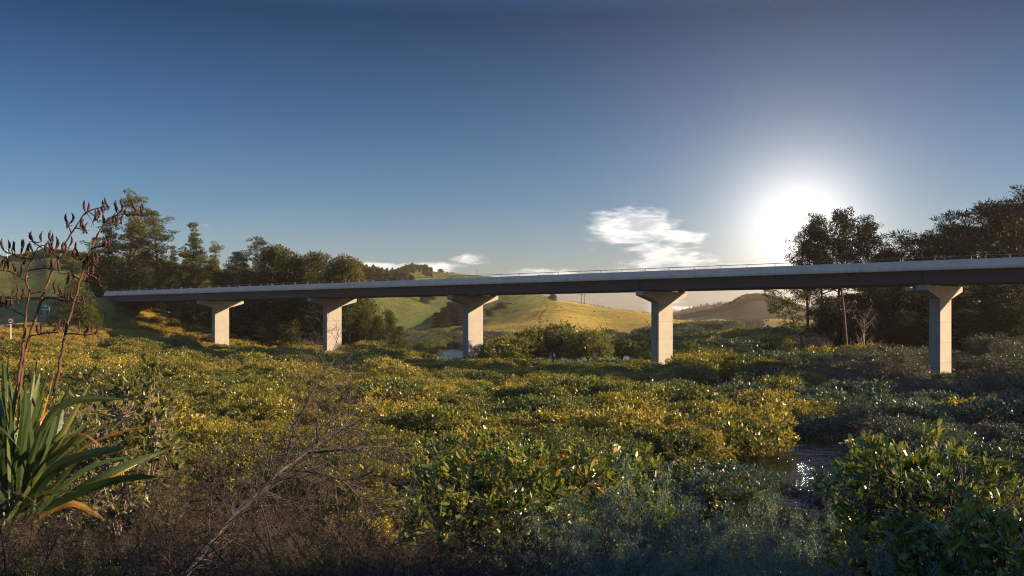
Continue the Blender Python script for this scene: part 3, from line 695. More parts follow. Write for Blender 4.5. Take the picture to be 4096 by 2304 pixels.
MID = Kind([bush('mangrove_bush', 900 + k, 1.9, 2.6, 560, .17, 'fold', [M_mang_sun, M_mang_sun, M_mgreen, M_mgreen, M_mang_shade, M_mang_shade][k], per=8, lw=.5) for k in range(6)])
FARM = Kind([bush('mangrove_bush', 920 + k, 2.8, 3.2, 620, .27, 'rhomb', [M_mang_sun, M_mang_sun, M_mgreen, M_mang_shade][k], per=6, lw=.55, twigs=False, r0=.06) for k in range(4)])
def light_tone(px, y, x):  # light painted by leaf colour: sunlit gold to the left, shaded blue green right
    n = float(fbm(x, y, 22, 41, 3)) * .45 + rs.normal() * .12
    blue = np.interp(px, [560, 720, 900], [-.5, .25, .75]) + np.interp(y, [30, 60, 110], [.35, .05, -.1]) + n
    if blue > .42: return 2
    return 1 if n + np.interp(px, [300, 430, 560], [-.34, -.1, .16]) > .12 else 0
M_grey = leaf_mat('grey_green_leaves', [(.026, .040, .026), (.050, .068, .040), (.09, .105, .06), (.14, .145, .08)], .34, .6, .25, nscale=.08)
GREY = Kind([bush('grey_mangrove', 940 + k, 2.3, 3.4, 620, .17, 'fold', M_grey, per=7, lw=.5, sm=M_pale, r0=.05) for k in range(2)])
SCRUB = Kind([bush('scrub_bush', 960 + k, 1.5, 1.3, 420, .17, 'rhomb', M_scrub, per=6, lw=.4, twigs=False, r0=.02) for k in range(2)])

def clear(x, y):
    """open water where no bush stands"""
    px = 512 + x / y * F
    if y > 160 and 432 < px < 640: return True
    if y > 208 and 385 < px < 700: return True
    if 47 < y < 68 and 765 < px < 872: return True
    if 30 < y <= 46 and 772 < px < 868: return math.sin(x * 9.1 + y * 5.3) > -.2
    if 20 < y <= 34 and 775 < px < 920: return True
    if 84 < y < 128 and 696 < px < 738: return True
    if 38 < y < 48 and 560 < px < 610: return True
    if y < 36 and px > 640 and y > 22 and px < 700: return True
    for q in (215, 327, 468.3, 658.7, 940.2):            # keep off the piers
        c = bridge_pt(q) + W * 5.5
        if abs((x - c[0]) * W[0] + (y - c[1]) * W[1]) < 3.4 and abs((x - c[0]) * U[0] + (y - c[1]) * U[1]) < 2.4: return True
    return False
def zone(px, y):
    a = 'left' if px < 300 else 'middle' if px < 620 else 'right'
    return a
ZL = {('left', 0): 'golden mangrove bush low in the thicket between the flax stalks and the dead branch', ('left', 1): 'sunlit mangrove bush in the golden thicket at the left behind the dead branch',
      ('middle', 0): 'mangrove bush in the green thicket just behind the big round bush', ('middle', 1): 'mangrove bush in the dense green thicket in front of the middle pier',
      ('right', 0): 'shaded mangrove bush around the glittering pool', ('right', 1): 'mangrove bush in the dim thicket in front of the nearest pier'}
pts = []; y = 30.0
while y < 240:
    sp = 2.45 * (1 + max(0, y - 60) / 230); x0 = -.56 * y - 4; x1 = .56 * y + 4; x = x0 + rs.uniform(0, sp)
    while x < x1:
        xx = x + rs.normal() * .35 * sp; yy = y + rs.normal() * .35 * sp; g = gz(xx, yy)
        nn = fbm(xx, yy, 16, 77, 3)
        if not clear(xx, yy) and g < 1.5 and nn > -.42 and rs.rand() < .97: pts.append((xx, yy, g))
        x += sp
    y += sp * .92
near = sorted([p for p in pts if p[1] < 57], key=lambda p: p[1])
for x, y, g in near:
    px = 512 + x / y * F; z = zone(px, y); h = 1 if y > 43 else 0
    s = rs.choice([.6, .8, 1.0, 1.2, 1.45]) * rs.uniform(.85, 1.1) * (.7 if y < 36 else 1) * (1 + .35 * float(np.clip(fbm(x, y, 16, 77, 3), -1, 1)))
    zz = max(g, -.25) - .15
    s = min(s, 1.02 if y > 36 else .8)
    if 29 < y < 48 and 758 < px < 880: s = min(s, .36)
    K = GREY if (px > 760 and rs.rand() < .35) else MID
    s2 = s * (.62 if K is GREY else 1)
    gl = 'grey leaved mangrove in the dim thicket at the right' if K is GREY else ZL[(z, h)]
    tn = light_tone(px, y, x); gl = gl if K is GREY else ['sunlight-coloured golden ', 'green leaved ', 'shade-coloured blue green '][tn] + gl.replace('golden mangrove', 'mangrove').replace('sunlit mangrove', 'mangrove').replace('shaded mangrove', 'mangrove').replace('golden thicket', 'thicket').replace('green thicket', 'thicket').replace('dense thicket', 'thicket')
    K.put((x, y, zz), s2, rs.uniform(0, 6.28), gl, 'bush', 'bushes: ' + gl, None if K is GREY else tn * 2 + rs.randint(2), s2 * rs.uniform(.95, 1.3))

def scatter(name, P, rot, scl, idx, sources, label=None):
    """stuff: copies of visible plants over many points, one object"""
    me = bpy.data.meshes.new(name); n = len(P); me.vertices.add(n); me.vertices.foreach_set('co', np.asarray(P, float).ravel())
    for nm, ty, arr in (('rotz', 'FLOAT', rot), ('scl', 'FLOAT', scl), ('pick', 'INT', idx)):
        a = me.attributes.new(nm, ty, 'POINT'); a.data.foreach_set('value', np.asarray(arr, int if ty == 'INT' else float))
    o = bpy.data.objects.new(name, me); col.objects.link(o); o['kind'] = 'stuff'
    ng = bpy.data.node_groups.new(name, 'GeometryNodeTree')
    ng.interface.new_socket('Geometry', in_out='INPUT', socket_type='NodeSocketGeometry'); ng.interface.new_socket('Geometry', in_out='OUTPUT', socket_type='NodeSocketGeometry')
    T = NT(ng); gi = T.node('NodeGroupInput'); go = T.node('NodeGroupOutput'); J = T.node('GeometryNodeJoinGeometry')
    for root in sources[::-1]:
        Jn = T.node('GeometryNodeJoinGeometry')
        for ch in root.children:
            oi = T.node('GeometryNodeObjectInfo', transform_space='ORIGINAL'); oi.inputs['Object'].default_value = ch
            T.l.new(oi.outputs['Geometry'], Jn.inputs[0])
        gt = T.node('GeometryNodeGeometryToInstance'); T.l.new(Jn.outputs[0], gt.inputs[0]); T.l.new(gt.outputs[0], J.inputs[0])
    iop = T.node('GeometryNodeInstanceOnPoints'); T.l.new(gi.outputs[0], iop.inputs['Points']); T.l.new(J.outputs[0], iop.inputs['Instance'])
    iop.inputs['Pick Instance'].default_value = True
    def att(nm, ty):
        a = T.node('GeometryNodeInputNamedAttribute', data_type=ty); a.inputs['Name'].default_value = nm; return a.outputs['Attribute']
    T.l.new(att('pick', 'INT'), iop.inputs['Instance Index'])
    cx = T.node('ShaderNodeCombineXYZ'); T.l.new(att('rotz', 'FLOAT'), cx.inputs[2])
    e2r = T.node('FunctionNodeEulerToRotation'); T.l.new(cx.outputs[0], e2r.inputs[0]); T.l.new(e2r.outputs[0], iop.inputs['Rotation'])
    T.l.new(att('scl', 'FLOAT'), iop.inputs['Scale']); T.l.new(iop.outputs[0], go.inputs[0])
    md = o.modifiers.new('scatter', 'NODES'); md.node_group = ng
    return o

far = [p for p in pts if p[1] >= 57]
P = []; S = []; I = []
for x, y, g in far:
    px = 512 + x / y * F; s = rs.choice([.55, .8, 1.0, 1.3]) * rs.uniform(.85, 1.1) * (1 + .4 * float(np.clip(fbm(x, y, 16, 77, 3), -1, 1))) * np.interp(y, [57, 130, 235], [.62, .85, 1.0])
    tn = light_tone(px, y, x); i = [rs.randint(2), 2, 3][tn]
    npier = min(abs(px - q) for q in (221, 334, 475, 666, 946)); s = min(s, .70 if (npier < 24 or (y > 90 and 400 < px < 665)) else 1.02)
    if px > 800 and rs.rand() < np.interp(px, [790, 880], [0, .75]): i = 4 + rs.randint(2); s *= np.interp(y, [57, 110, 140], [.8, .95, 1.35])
    elif y > 165 and px > 655: s *= 1.55
    elif y > 130 and px > 670: s *= 1.15
    P.append((x, y, max(g, -.3) - .15)); S.append(s); I.append(i)
for k in range(4): FARM.put(((1, 2.2, -3, 4.6)[k] * 9, (118, 121, 114, 110)[k], -.4), .8, k, 'taller mangrove bush in the thicket before the middle piers', 'bush', 'taller mangrove bushes before the middle piers', k)
for k in range(2): GREY.put(((1, 1.35)[k] * 40, (112, 108)[k], -.3), 1.15, k, 'tall grey mangrove in front of the dark trees left of the nearest pier', 'bush', 'tall grey mangroves', k)
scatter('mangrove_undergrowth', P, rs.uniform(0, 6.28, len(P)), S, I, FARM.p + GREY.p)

# dry golden scrub over the field and embankment on the left
P = []; y = 92.0
while y < 320:
    sp = 1.9 * (1 + (y - 92) / 300); x = -.60 * y - 8
    while x < -38:
        xx = x + rs.normal() * .4 * sp; yy = y + rs.normal() * .4 * sp; g = gz(xx, yy); px = 512 + xx / yy * F
        if 1.2 <= g < 11.5 and not (yy > 228 and px < 62 + (yy - 228) * .5): P.append((xx, yy, g - .25))
        x += sp
    y += sp
SCRUB.put((-52, 112, gz(-52, 112)), 1.0, 0, 'dry golden scrub bush at the near edge of the left field', 'bush', None, 0); SCRUB.put((-60, 125, gz(-60, 125)), 1.1, 1, 'pale scrub bush a little farther into the left field', 'bush', None, 1)
Q = []
for _ in range(520):
    y = rs.uniform(256, 335); px = rs.uniform(360, 760); x = (px - 512) / F * y; Q.append((x, y, max(0, gz(x, y)) - .4))
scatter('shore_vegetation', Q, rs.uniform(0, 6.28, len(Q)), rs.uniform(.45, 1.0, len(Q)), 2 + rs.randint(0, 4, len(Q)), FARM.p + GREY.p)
scatter('scrub_vegetation', P, rs.uniform(0, 6.28, len(P)), rs.uniform(.55, 1.3, len(P)), rs.randint(0, 2, len(P)), SCRUB.p)

# woods on the far hills
def woods(name, S, spec, K, hpx, wmul=1.0):
    P = []; Sc = []; I = []
    for (x0, x1, u0, u1, n) in spec:
        for _ in range(n):
            px = rs.uniform(x0, x1); u = rs.uniform(u0, u1); p = S(px, u); hh = hpx * rs.uniform(.6, 1.25) / F * p[1]; k = rs.randint(len(K.p))
            P.append(p - [0, 0, hh * .1]); Sc.append(hh / K.p[k]['H']); I.append(k)
    scatter(name, P, rs.uniform(0, 6.28, len(P)), Sc, I, K.p)
woods('forest', S_left, [(-130, 330, .78, 1.05, 1500), (10, 330, .55, .8, 700), (60, 330, .25, .6, 500)], ROUND, 6.0)
woods('forest', S_back, [(260, 431, .86, 1.03, 700), (260, 400, .35, .9, 600), (398, 432, .5, .95, 160)], BUSHY, 5.0)
woods('forest', S_far, [(565, 775, .7, 1.02, 700)], ROUND, 3.0)
woods('forest', S_far2, [(665, 850, .45, 1.02, 1900), (850, 1030, .8, 1.02, 60)], ROUND, 4.2)
woods('forest', S_far, [(690, 727, .97, 1.02, 60), (640, 690, .99, 1.02, 30)], CONE, 5.0)
woods('shrubbery', S_gold, [(590, 655, .985, 1.0, 16), (700, 760, .9, 1.0, 20), (500, 700, .2, .8, 12), (480, 740, .05, .25, 40)], ROUND, 1.3)
woods('shrubbery', S_low, [(650, 800, .2, .95, 50)], ROUND, 1.8)

# mangrove trees standing in the open water between the middle piers
def gnarly(name, seed, px, ytop, Z, wide, label):
    x = (px - 512) / F * Z; H = CZ + (HY - ytop) / F * Z
    r = bush(name, seed, wide, H, 900, .34, 'rhomb', M_mgreen, per=7, lw=.55, low=.35, stems=9, twigs=True, sm=M_twig, r0=.10)
    r.location = (x, Z, -.1); r.rotation_euler.z = seed; tag(r, label, 'tree', 'mangrove trees in the open water')
for i, (px, yt, Z, w, lab) in enumerate([(556, 319, 172, 4.4, 'tallest round mangrove tree in the open water'), (535, 327, 170, 3.0, 'mangrove tree joined to the left side of the tallest one'), (592, 327, 168, 3.6, 'open mangrove tree with a pale leaning trunk at the right of the water'),
                                  (508, 335, 166, 3.2, 'low dark mangrove tree near the middle pier'), (492, 341, 160, 2.4, 'smallest mangrove tree touching the middle pier'), (574, 326, 176, 3.0, 'mangrove tree between the tallest and the open one'),
                                  (640, 332, 190, 3.6, 'golden mangrove tree left of the fourth pier'), (620, 337, 186, 3.4, 'low golden mangrove at the water edge')]):
    gnarly('mangrove_tree', 970 + i, px, yt, Z, w, lab)

# ------------------------------------------------------------------ foreground: flax with seed stalks
def P1(x, y, Z): return at(x / 8.28, 175 + y / 8.28, Z)
def P3(x, y, Z): return at(x / 6.076, 337.5 + y / 6.076, Z)
def smooth_path(pts, n=24):
    pts = np.array(pts, float); s = np.r_[0, np.cumsum(np.linalg.norm(np.diff(pts, axis=0), axis=1))]
    m = len(pts); q = []
    for t in np.linspace(0, s[-1], n):
        i = int(np.clip(np.searchsorted(s, t) - 1, 0, m - 2)); u = (t - s[i]) / max(1e-6, s[i + 1] - s[i])
        p0, p1, p2, p3 = pts[max(i - 1, 0)], pts[i], pts[i + 1], pts[min(i + 2, m - 1)]
        q.append(.5 * ((2 * p1) + (-p0 + p2) * u + (2 * p0 - 5 * p1 + 4 * p2 - p3) * u * u + (-p0 + 3 * p1 - 3 * p2 + p3) * u ** 3))
    return np.array(q)

def blade(b, pts, w0, rng, tw=None, v=None):
    P = smooth_path(pts, 18); t = np.linspace(0, 1, 18); d = nrm(np.gradient(P, axis=0))
    view = nrm(P - np.array([0, 0, CZ])); tw = rng.normal() * .5 if tw is None else tw
    s = nrm(np.cross(d, view)); n = np.cross(s, d); a = tw + t * rng.normal() * .7
    S = s * np.cos(a)[:, None] + n * np.sin(a)[:, None]; N = np.cross(S, d)
    w = w0 * np.interp(t, [0, .1, .45, .8, .95, 1], [.55, .8, 1, .72, .25, .02]) * .5
    fold = .28
    V = np.stack([P + S * w[:, None], P - N * (w * fold)[:, None], P - S * w[:, None]], 1).reshape(-1, 3)
    i = np.arange(17)[:, None] * 3; q = np.concatenate([i + np.array([0, 1, 4, 3]), i + np.array([1, 2, 5, 4])], 1).reshape(-1, 4)
    b.add(V, q); vv = rng.rand() * .8 if v is None else v; b.attr.append(np.full(len(q), vv))

def flax():
    rng = np.random.RandomState(11)
    o = np.array([-4.75, 9.9, gz(-4.75, 9.9)])
    root = empty('flax_plant', tuple(o)); tag(root, 'large flax plant with sword leaves and tall drooping stalks of black seed pods', 'flax')
    b = MB(); b.attr = []
    tips = [((110, 150), 9.9, .11, None, .3, 0), ((210, 200), 9.7, .10, None, .45, 0), ((245, 210), 9.6, .11, None, .5, 0), ((333, 205), 10.1, .07, None, .97, 10), ((190, 370), 9.0, .09, None, .2, 0), ((325, 465), 9.2, .09, None, .35, 0),
            ((755, 372), 9.4, .115, (330, 450), .4, 0), ((548, 508), 9.6, .10, None, .3, 20), ((652, 520), 9.5, .075, None, .65, 25), ((462, 618), 8.9, .115, None, .3, 10), ((767, 660), 8.7, .125, None, .05, 30),
            ((985, 515), 9.4, .035, (520, 660), .98, 0), ((660, 705), 8.9, .05, (430, 600), .95, 10), ((1020, 680), 9.9, .11, (650, 830), .3, 60), ((940, 700), 9.95, .055, (690, 840), 1.0, 70), ((965, 845), 9.2, .12, (650, 880), .1, 40),
            ((480, 478), 9.9, .09, None, .5, 10), ((20, 670), 8.6, .10, None, .25, -60), ((135, 690), 8.5, .08, (-40, 560), .2, -90), ((205, 200), 10.1, .08, None, .4, 5), ((362, 288), 10.0, .07, None, .3, 15), ((20, 130), 9.8, .11, None, .45, -20),
            ((60, 230), 10.2, .10, None, .3, -10), ((-60, 150), 9.7, .11, None, .3, -30), ((-150, 260), 9.5, .11, None, .4, -40), ((-250, 420), 9.2, .11, None, .3, -50), ((915, 692), 9.2, .03, (640, 720), .95, 15), ((310, 450), 9.9, .07, (230, 560), .98, 0),
            ((155, 520), 9.4, .05, (60, 640), .98, 0), ((400, 530), 9.5, .07, None, .6, 12), ((530, 640), 9.3, .07, None, .55, 30), ((470, 935), 8.7, .06, None, .5, 20), ((250, 560), 8.9, .09, None, .25, 5), ((-20, 560), 8.8, .1, None, .2, -30)]
    for (tx, ty), Z, w, mid, v, bx in tips:
        base = P3(90 + bx * 1.6 + rng.normal() * 22, 1080 + rng.normal() * 18, 9.3 + (Z - 9.3) * .4); tip = P3(tx, ty, Z)
        if mid: m1 = P3(mid[0], mid[1], (Z + 9.3) / 2)
        else:
            m1 = (base + tip) / 2 + np.array([-(tip - base)[0] * .10, 0, abs((tip - base)[0]) * .12])
        blade(b, [base, m1, tip], w * .74, rng, v=v)
    for k in range(34):
        base = P3(60 + rng.uniform(-110, 120), 1085 + rng.normal() * 20, 9.6 + rng.normal() * .3); tip = base + np.array([rng.normal() * .3, rng.normal() * .3, rng.uniform(.8, 1.5)])
        blade(b, [base, (base + tip) / 2 + [rng.normal() * .03, 0, 0], tip], rng.uniform(.05, .08), rng, v=rng.rand() * .75)
    for k in range(46):                       # short and dead leaves low in the clump
        base = P3(60 + rng.uniform(-120, 180), 1085 + rng.normal() * 25, 9.5 + rng.normal() * .4); a = rng.normal() * .75; L = rng.uniform(.5, 1.3)
        tip = base + np.array([math.sin(a) * L, rng.normal() * .4, math.cos(a) * L * .95])
        m1 = (base + tip) / 2 + [0, 0, abs(math.sin(a)) * .15]
        blade(b, [base, m1, tip], rng.uniform(.04, .10), rng, v=rng.choice([.05, .2, .35, .5, .97], p=[.25, .25, .2, .15, .15]))
    b.V = [v - o for v in b.V]; b.build('leaves', M_flax, root)
    def stalk(main, branches, Z, r0):
        mb = MB(); P = smooth_path([P1(x, y, Z) for x, y in main], 40) - o; P[1:-1] += rng.normal(size=(38, 3)) * .003
        mb.tube(P, np.interp(np.linspace(0, 1, 40), [0, .5, 1], [r0, r0 * .72, r0 * .28]), 8); pods = []
        for path, pp in branches:
            dz = rng.uniform(-.12, .12)
            Q = [P1(x, y, Z + dz * i) for i, (x, y) in enumerate(path)]; Q = smooth_path(Q, 10) - o
            if len(path) > 1: mb.tube(Q, np.linspace(r0 * .42, r0 * .26, 10), 5)
            for px, py in pp:
                e = P1(px, py, Z + dz * 1.5 + rng.normal() * .05) - o; c = Q[np.argmin(((Q - e) ** 2).sum(1))]
                mb.tube(np.array([c, (c + e) / 2 + [0, 0, -.012], e]), [.006, .005, .006], 4); pods.append(e)
                for q in range(2):
                    f = c + rng.normal(size=3) * .03; mb.tube(np.array([c, f]), [.004, .002], 3)
        s = mb.build('seed_stalk', M_stalk, root, True)
        for e in pods:
            L = rng.uniform(.085, .135); m = 11; t = np.linspace(0, 1, m); a = rng.uniform(0, 6.28); cv = rng.uniform(.1, .3) * L; tl = rng.normal() * .18
            ax = np.array([math.cos(a), math.sin(a), 0]); Pp = e + np.outer(t * L, nrm(np.array([tl, rng.normal() * .15, 1]))) + np.outer(np.sin(t * math.pi) * cv, ax)
            r = np.interp(t, [0, .08, .3, .6, .85, .95, 1], [.003, .0075, .0115, .0115, .006, .002, .0008])
            pb = MB(); pb.tube(Pp, r, 7); pb.build('seed_pod', M_pod, s, True)
    ct = 178; 
    stalk([(150, 1750), (165, 1600), (190, 1449), (215, 1130), (243, 970), (212, 880), (225, 800), (262, 700), (290, 640), (330, 592), (372, 585)],
          [([(212, 880), (120, 812), (0, 785), (-60, 775)], [(10, 775), (30, 778), (66, 782), (130, 805), (176, 795)]), ([(243, 985), (330, 968), (420, 965), (500, 1000)], [(455, 962), (496, 978), (522, 1000)]),
           ([(198, 1165), (130, 1130), (20, 1085), (-40, 1050)], [(8, 1082), (40, 1088), (76, 1092), (24, 1080)]), ([(238, 792), (330, 775), (400, 772), (490, 792)], [(410, 785), (442, 780), (487, 796)]),
           ([(262, 700), (190, 680), (110, 655), (35, 632)], [(35, 628), (70, 625), (97, 618), (125, 640), (178, 640), (180, 600), (245, 640), (270, 632), (215, 672)]), ([(330, 592), (300, 570), (270, 545)], [(270, 548), (262, 540), (345, 550)]),
           ([(330, 592), (375, 622)], [(380, 632)]), ([(60, 1020), (100, 1018), (165, 1020)], [(90, 1005), (118, 1012), (138, 1003), (165, 1022)])], 9.7, .016)
    stalk([(150, 1850), (190, 1600), (215, 1449), (270, 1270), (340, 1040), (370, 960), (430, 800), (480, 690), (540, 570), (590, 480), (640, 410), (700, 330), (760, 290), (830, 268), (905, 262)],
          [([(345, 1045), (400, 1015), (480, 1032), (560, 1040), (690, 1062)], [(545, 1040), (572, 1045), (592, 1050), (655, 1050), (703, 1062)]), ([(480, 690), (440, 645), (410, 632)], [(413, 620), (430, 632), (446, 625), (460, 605), (480, 592), (438, 560), (425, 560)]),
           ([(510, 635), (545, 640), (580, 582)], [(540, 645), (530, 640), (577, 584)]), ([(590, 480), (570, 430), (548, 400)], [(558, 402), (574, 405), (552, 440)]), ([(620, 435), (680, 452), (725, 480)], [(660, 440), (690, 450), (711, 455), (722, 482)]),
           ([(720, 320), (700, 290)], [(704, 300), (722, 312)]), ([(740, 305), (800, 360), (770, 380)], [(790, 365), (808, 360), (775, 372)]), ([(850, 265), (870, 280)], [(872, 282), (902, 278), (855, 318)]),
           ([(220, 1440), (240, 1340), (320, 1322), (400, 1302), (490, 1308)], [(318, 1318), (336, 1300), (430, 1303), (480, 1305), (492, 1285)])], 9.8, .018)
    stalk([(450, 1800), (480, 1650), (515, 1449), (540, 1320), (560, 1230), (600, 1090), (650, 920), (680, 820), (710, 700), (760, 610), (800, 520), (830, 460), (870, 400), (930, 352), (1000, 330), (1100, 325), (1185, 322)],
          [([(540, 1320), (600, 1312), (700, 1326), (790, 1312)], [(660, 1292), (695, 1312), (722, 1306), (745, 1306), (785, 1322)]), ([(540, 1310), (520, 1272)], [(525, 1272)]), ([(680, 825), (720, 840), (770, 835), (818, 880)], [(702, 812), (725, 822), (740, 832), (760, 835), (716, 892), (815, 885)]),
           ([(700, 742), (790, 742)], [(765, 732), (780, 726), (800, 735), (690, 722), (730, 724)]), ([(762, 610), (830, 590), (900, 602)], [(866, 606), (900, 612), (846, 592)]), ([(650, 860), (590, 832), (545, 862)], [(560, 882), (545, 906), (585, 892)]),
           ([(745, 650), (660, 720), (600, 702), (580, 660)], [(592, 692), (616, 694), (622, 628)]), ([(870, 400), (940, 402), (1010, 400)], [(866, 402), (945, 404), (962, 432), (1008, 398)]),
           ([(950, 345), (1000, 300)], [(970, 312), (1003, 302), (974, 272), (1020, 262)]), ([(1050, 330), (1120, 322)], [(1045, 336), (1110, 332), (1128, 312), (1180, 332), (1160, 318)])], 10.0, .017)
flax()

# ------------------------------------------------------------------ foreground bushes
def near_bush(seed, px, ytop, ybot, Z, wpx, nros, leafL, fmat, label, kind='full', per=8, lw=.5, **kw):
    x = (px - 512) / F * Z; top = CZ + (HY - ytop) / F * Z; g = min(gz(x, Z), CZ + (HY - ybot) / F * Z)
    r = bush(kw.pop('name', 'mangrove_bush'), seed, wpx / F * Z / 2, (top - g) * 1.0, nros, leafL, kind, fmat, per=per, lw=lw, **kw)
    r.location = (x, Z, g); return tag(r, label, 'bush')
near_bush(31, 522, 428, 560, 15.5, 232, 900, .135, M_near, 'big round mangrove bush with yellow green leaves in the centre foreground', stems=11)
near_bush(32, 470, 440, 520, 18.5, 120, 330, .13, M_near, 'dark green mangrove bush behind the dead branch tips')
near_bush(33, 600, 447, 520, 19.5, 110, 320, .13, M_near, 'mangrove bush at the right shoulder of the big round one')
near_bush(34, 640, 470, 560, 13.5, 95, 190, .11, M_near, 'small upright mangrove bush with large leaves beside the pale twigs')
near_bush(35, 905, 416, 545, 11.5, 165, 470, .115, M_near, 'dark glossy mangrove bush with a few orange leaves right of the sun glitter', stems=10, per=9)
near_bush(36, 975, 492, 600, 8.6, 150, 260, .105, M_near, 'low glossy mangrove bush in the bottom right corner', per=9)
near_bush(37, 990, 445, 540, 14.5, 110, 300, .10, M_near, 'mangrove bush with bare pale twigs at the right edge')
#near_bush(38, 800, 430, 480, 24, 90, 300, .10, M_near, 'mangrove bush at the far side of the glittering pool')
near_bush(39, 130, 352, 470, 17.5, 112, 330, .16, M_shrub, 'pale leaved shrub with light stems behind the flax', name='leafy_shrub', lw=.45, sm=M_pale, stems=12, low=.35)
near_bush(40, 78, 366, 470, 19.5, 80, 240, .13, M_shrub, 'thin dry shrub half hidden by the flax stalks', name='leafy_shrub', lw=.35, sm=M_pale, low=.3)

# fine twiggy shrubs
def twig_shrub(name, seed, H, n, tipleaf, material, leafm, spread=.6, depth=3, L=.5, cloud=.02):
    rng = np.random.RandomState(seed); tb = MB(); fb = MB(); fb.attr = []; tips = []
    for k in range(n):
        a = rng.uniform(0, 6.28); t = spread * rng.rand() ** .5
        branchy(tb, (math.cos(a) * .1, math.sin(a) * .1, -.1), (math.cos(a) * t, math.sin(a) * t, 1), H * rng.uniform(.6, 1), .009, depth, rng, .55, 6, .12, 3, tips, L)
    root = empty(name); tb.build('twigs', material, root)
    if tipleaf:
        T = np.array([t[0] for t in tips]); D = np.array([t[1] for t in tips]); k = 7
        P = np.repeat(T, k, 0) + rng.normal(size=(len(T) * k, 3)) * cloud; Dd = nrm(np.repeat(D, k, 0) + rng.normal(size=(len(P), 3)) * .8)
        leaf_cards(fb, P, Dd, rdir(rng, len(P)), tipleaf * rng.uniform(.6, 1.3, len(P)), tipleaf * .35, rng); fb.build('foliage', leafm, root)
    root['H'] = float(H); return root
M_dead = bark_mat('dead_branch_bark', (.018, .015, .013), (.11, .095, .085), 14)
M_darkleaf = leaf_mat('undergrowth_leaves', [(.012, .018, .009), (.028, .034, .014), (.05, .05, .02)], .6, .3, .3, nscale=1)
M_browntwig = bark_mat('brown_twigs', (.018, .014, .011), (.085, .065, .05), 14)
M_bluetwig = bark_mat('lichened_twigs', (.09, .11, .12), (.32, .37, .39), 14)
TEA = Kind([twig_shrub('twiggy_shrub', 50 + k, 1.5, 9, .022, M_bluetwig, M_twigleaf, .75, 3, .48) for k in range(3)])
TWG = Kind([twig_shrub('bare_shrub', 60 + k, 1.1, 8, 0, M_browntwig, None, .9, 3, .5) for k in range(2)])
FERN = Kind([twig_shrub('low_undergrowth', 70 + k, .7, 8, .028, M_browntwig, M_darkleaf, 1.3, 2, .5, .03) for k in range(2)])
L = 'blue grey twiggy shrubs at the lower right'
for px, yt, Z in [(590, 470, 10), (632, 452, 11), (672, 440, 12), (712, 447, 11.5), (748, 470, 10.5), (690, 480, 9), (640, 500, 8.4), (740, 505, 8.2), (790, 535, 7.6), (832, 520, 8.6), (770, 500, 9.6), (800, 492, 10.5), (828, 500, 10.5), (856, 505, 11.5), (780, 478, 14), (818, 486, 15), (800, 515, 9.4), (815, 540, 8.2), (850, 525, 9.5), (785, 500, 11.5), (842, 492, 12.5), (585, 520, 8.2), (690, 530, 7.6), (620, 548, 7.3), (880, 545, 7.6), (560, 505, 9.2), (930, 560, 7.0)]:
    x = (px - 512) / F * Z; g = gz(x, Z); H = max(.5, CZ + (HY - yt) / F * Z - g); s = H / 1.75
    TEA.put((x, Z, g - .05), s, rs.uniform(0, 6.28), 'blue grey twiggy shrub in the tangle right of the big round mangrove', 'shrub', L, None, max(s * .8, .75))
L = 'bare twiggy shrubs at the lower left'
for px, yt, Z in [(240, 440, 12), (270, 420, 14), (205, 455, 12), (300, 432, 15), (180, 480, 10.5), (235, 500, 9.5), (330, 500, 10.5), (385, 515, 10), (430, 525, 9.6), (300, 530, 8.8), (200, 420, 15), (350, 545, 8.2), (480, 540, 8.8), (160, 530, 8.2), (420, 555, 7.6), (255, 400, 18), (330, 415, 18)]:
    x = (px - 512) / F * Z; g = gz(x, Z); H = max(.4, CZ + (HY - yt) / F * Z - g); s = H / 1.25
    TWG.put((x, Z, g - .05), s, rs.uniform(0, 6.28), 'bare brown twiggy shrub in the tangle round the dead branch', 'shrub', L, None, max(s * .8, .8))

# the dead branch rising from the lower left
rng = np.random.RandomState(21)
def dead_branch():
    b = MB(); tips = []
    C = lambda x, y, Z: at(x / 2.5156, y / 2.5156, Z)
    P = smooth_path([C(430, 1500, 8.0), C(545, 1345, 8.6), C(640, 1250, 9.2), (C(700, 1190, 9.6)), C(770, 1140, 10), C(860, 1075, 10.6), C(905, 1010, 11)], 40)
    b.tube(P, np.interp(np.linspace(0, 1, 40), [0, .4, 1], [.028, .018, .005]), 8)
    P2 = smooth_path([P[16], C(730, 1188, 9.4), C(800, 1190, 9.4), C(860, 1210, 9.5), C(905, 1255, 9.6), C(930, 1300, 9.6)], 24); b.tube(P2, np.linspace(.02, .006, 24), 6)
    P3_ = smooth_path([P[26], C(880, 1130, 10), C(980, 1125, 10.3), C(1035, 1165, 10.4), C(1042, 1210, 10.4)], 24); b.tube(P3_, np.linspace(.014, .004, 24), 5)
    P4 = smooth_path([P[22], C(740, 1080, 10.6), C(800, 960, 11), C(830, 900, 11.2)], 20); b.tube(P4, np.linspace(.015, .004, 20), 5)
    for Q, n, L, r, dn in ((P, 70, .8, .007, -.25), (P2, 26, .6, .005, -.4), (P3_, 20, .5, .004, -.3), (P4, 30, .6, .004, .1)):
        for k in range(n):
            i = rng.randint(4, len(Q) - 1); t = nrm(Q[i] - Q[i - 1]); s = rdir(rng, 1)[0]; s = nrm(s - t * (s @ t))
            branchy(b, Q[i], t * .7 + s * .7, L * rng.uniform(.5, 1.2), r, 2, rng, .7, 4, dn, 4, None, .6)
    o = b.build('dead_branch', M_dead, None, True); tag(o, 'fallen dead branch with bleached twigs slanting up from the lower left', 'branch')
dead_branch()

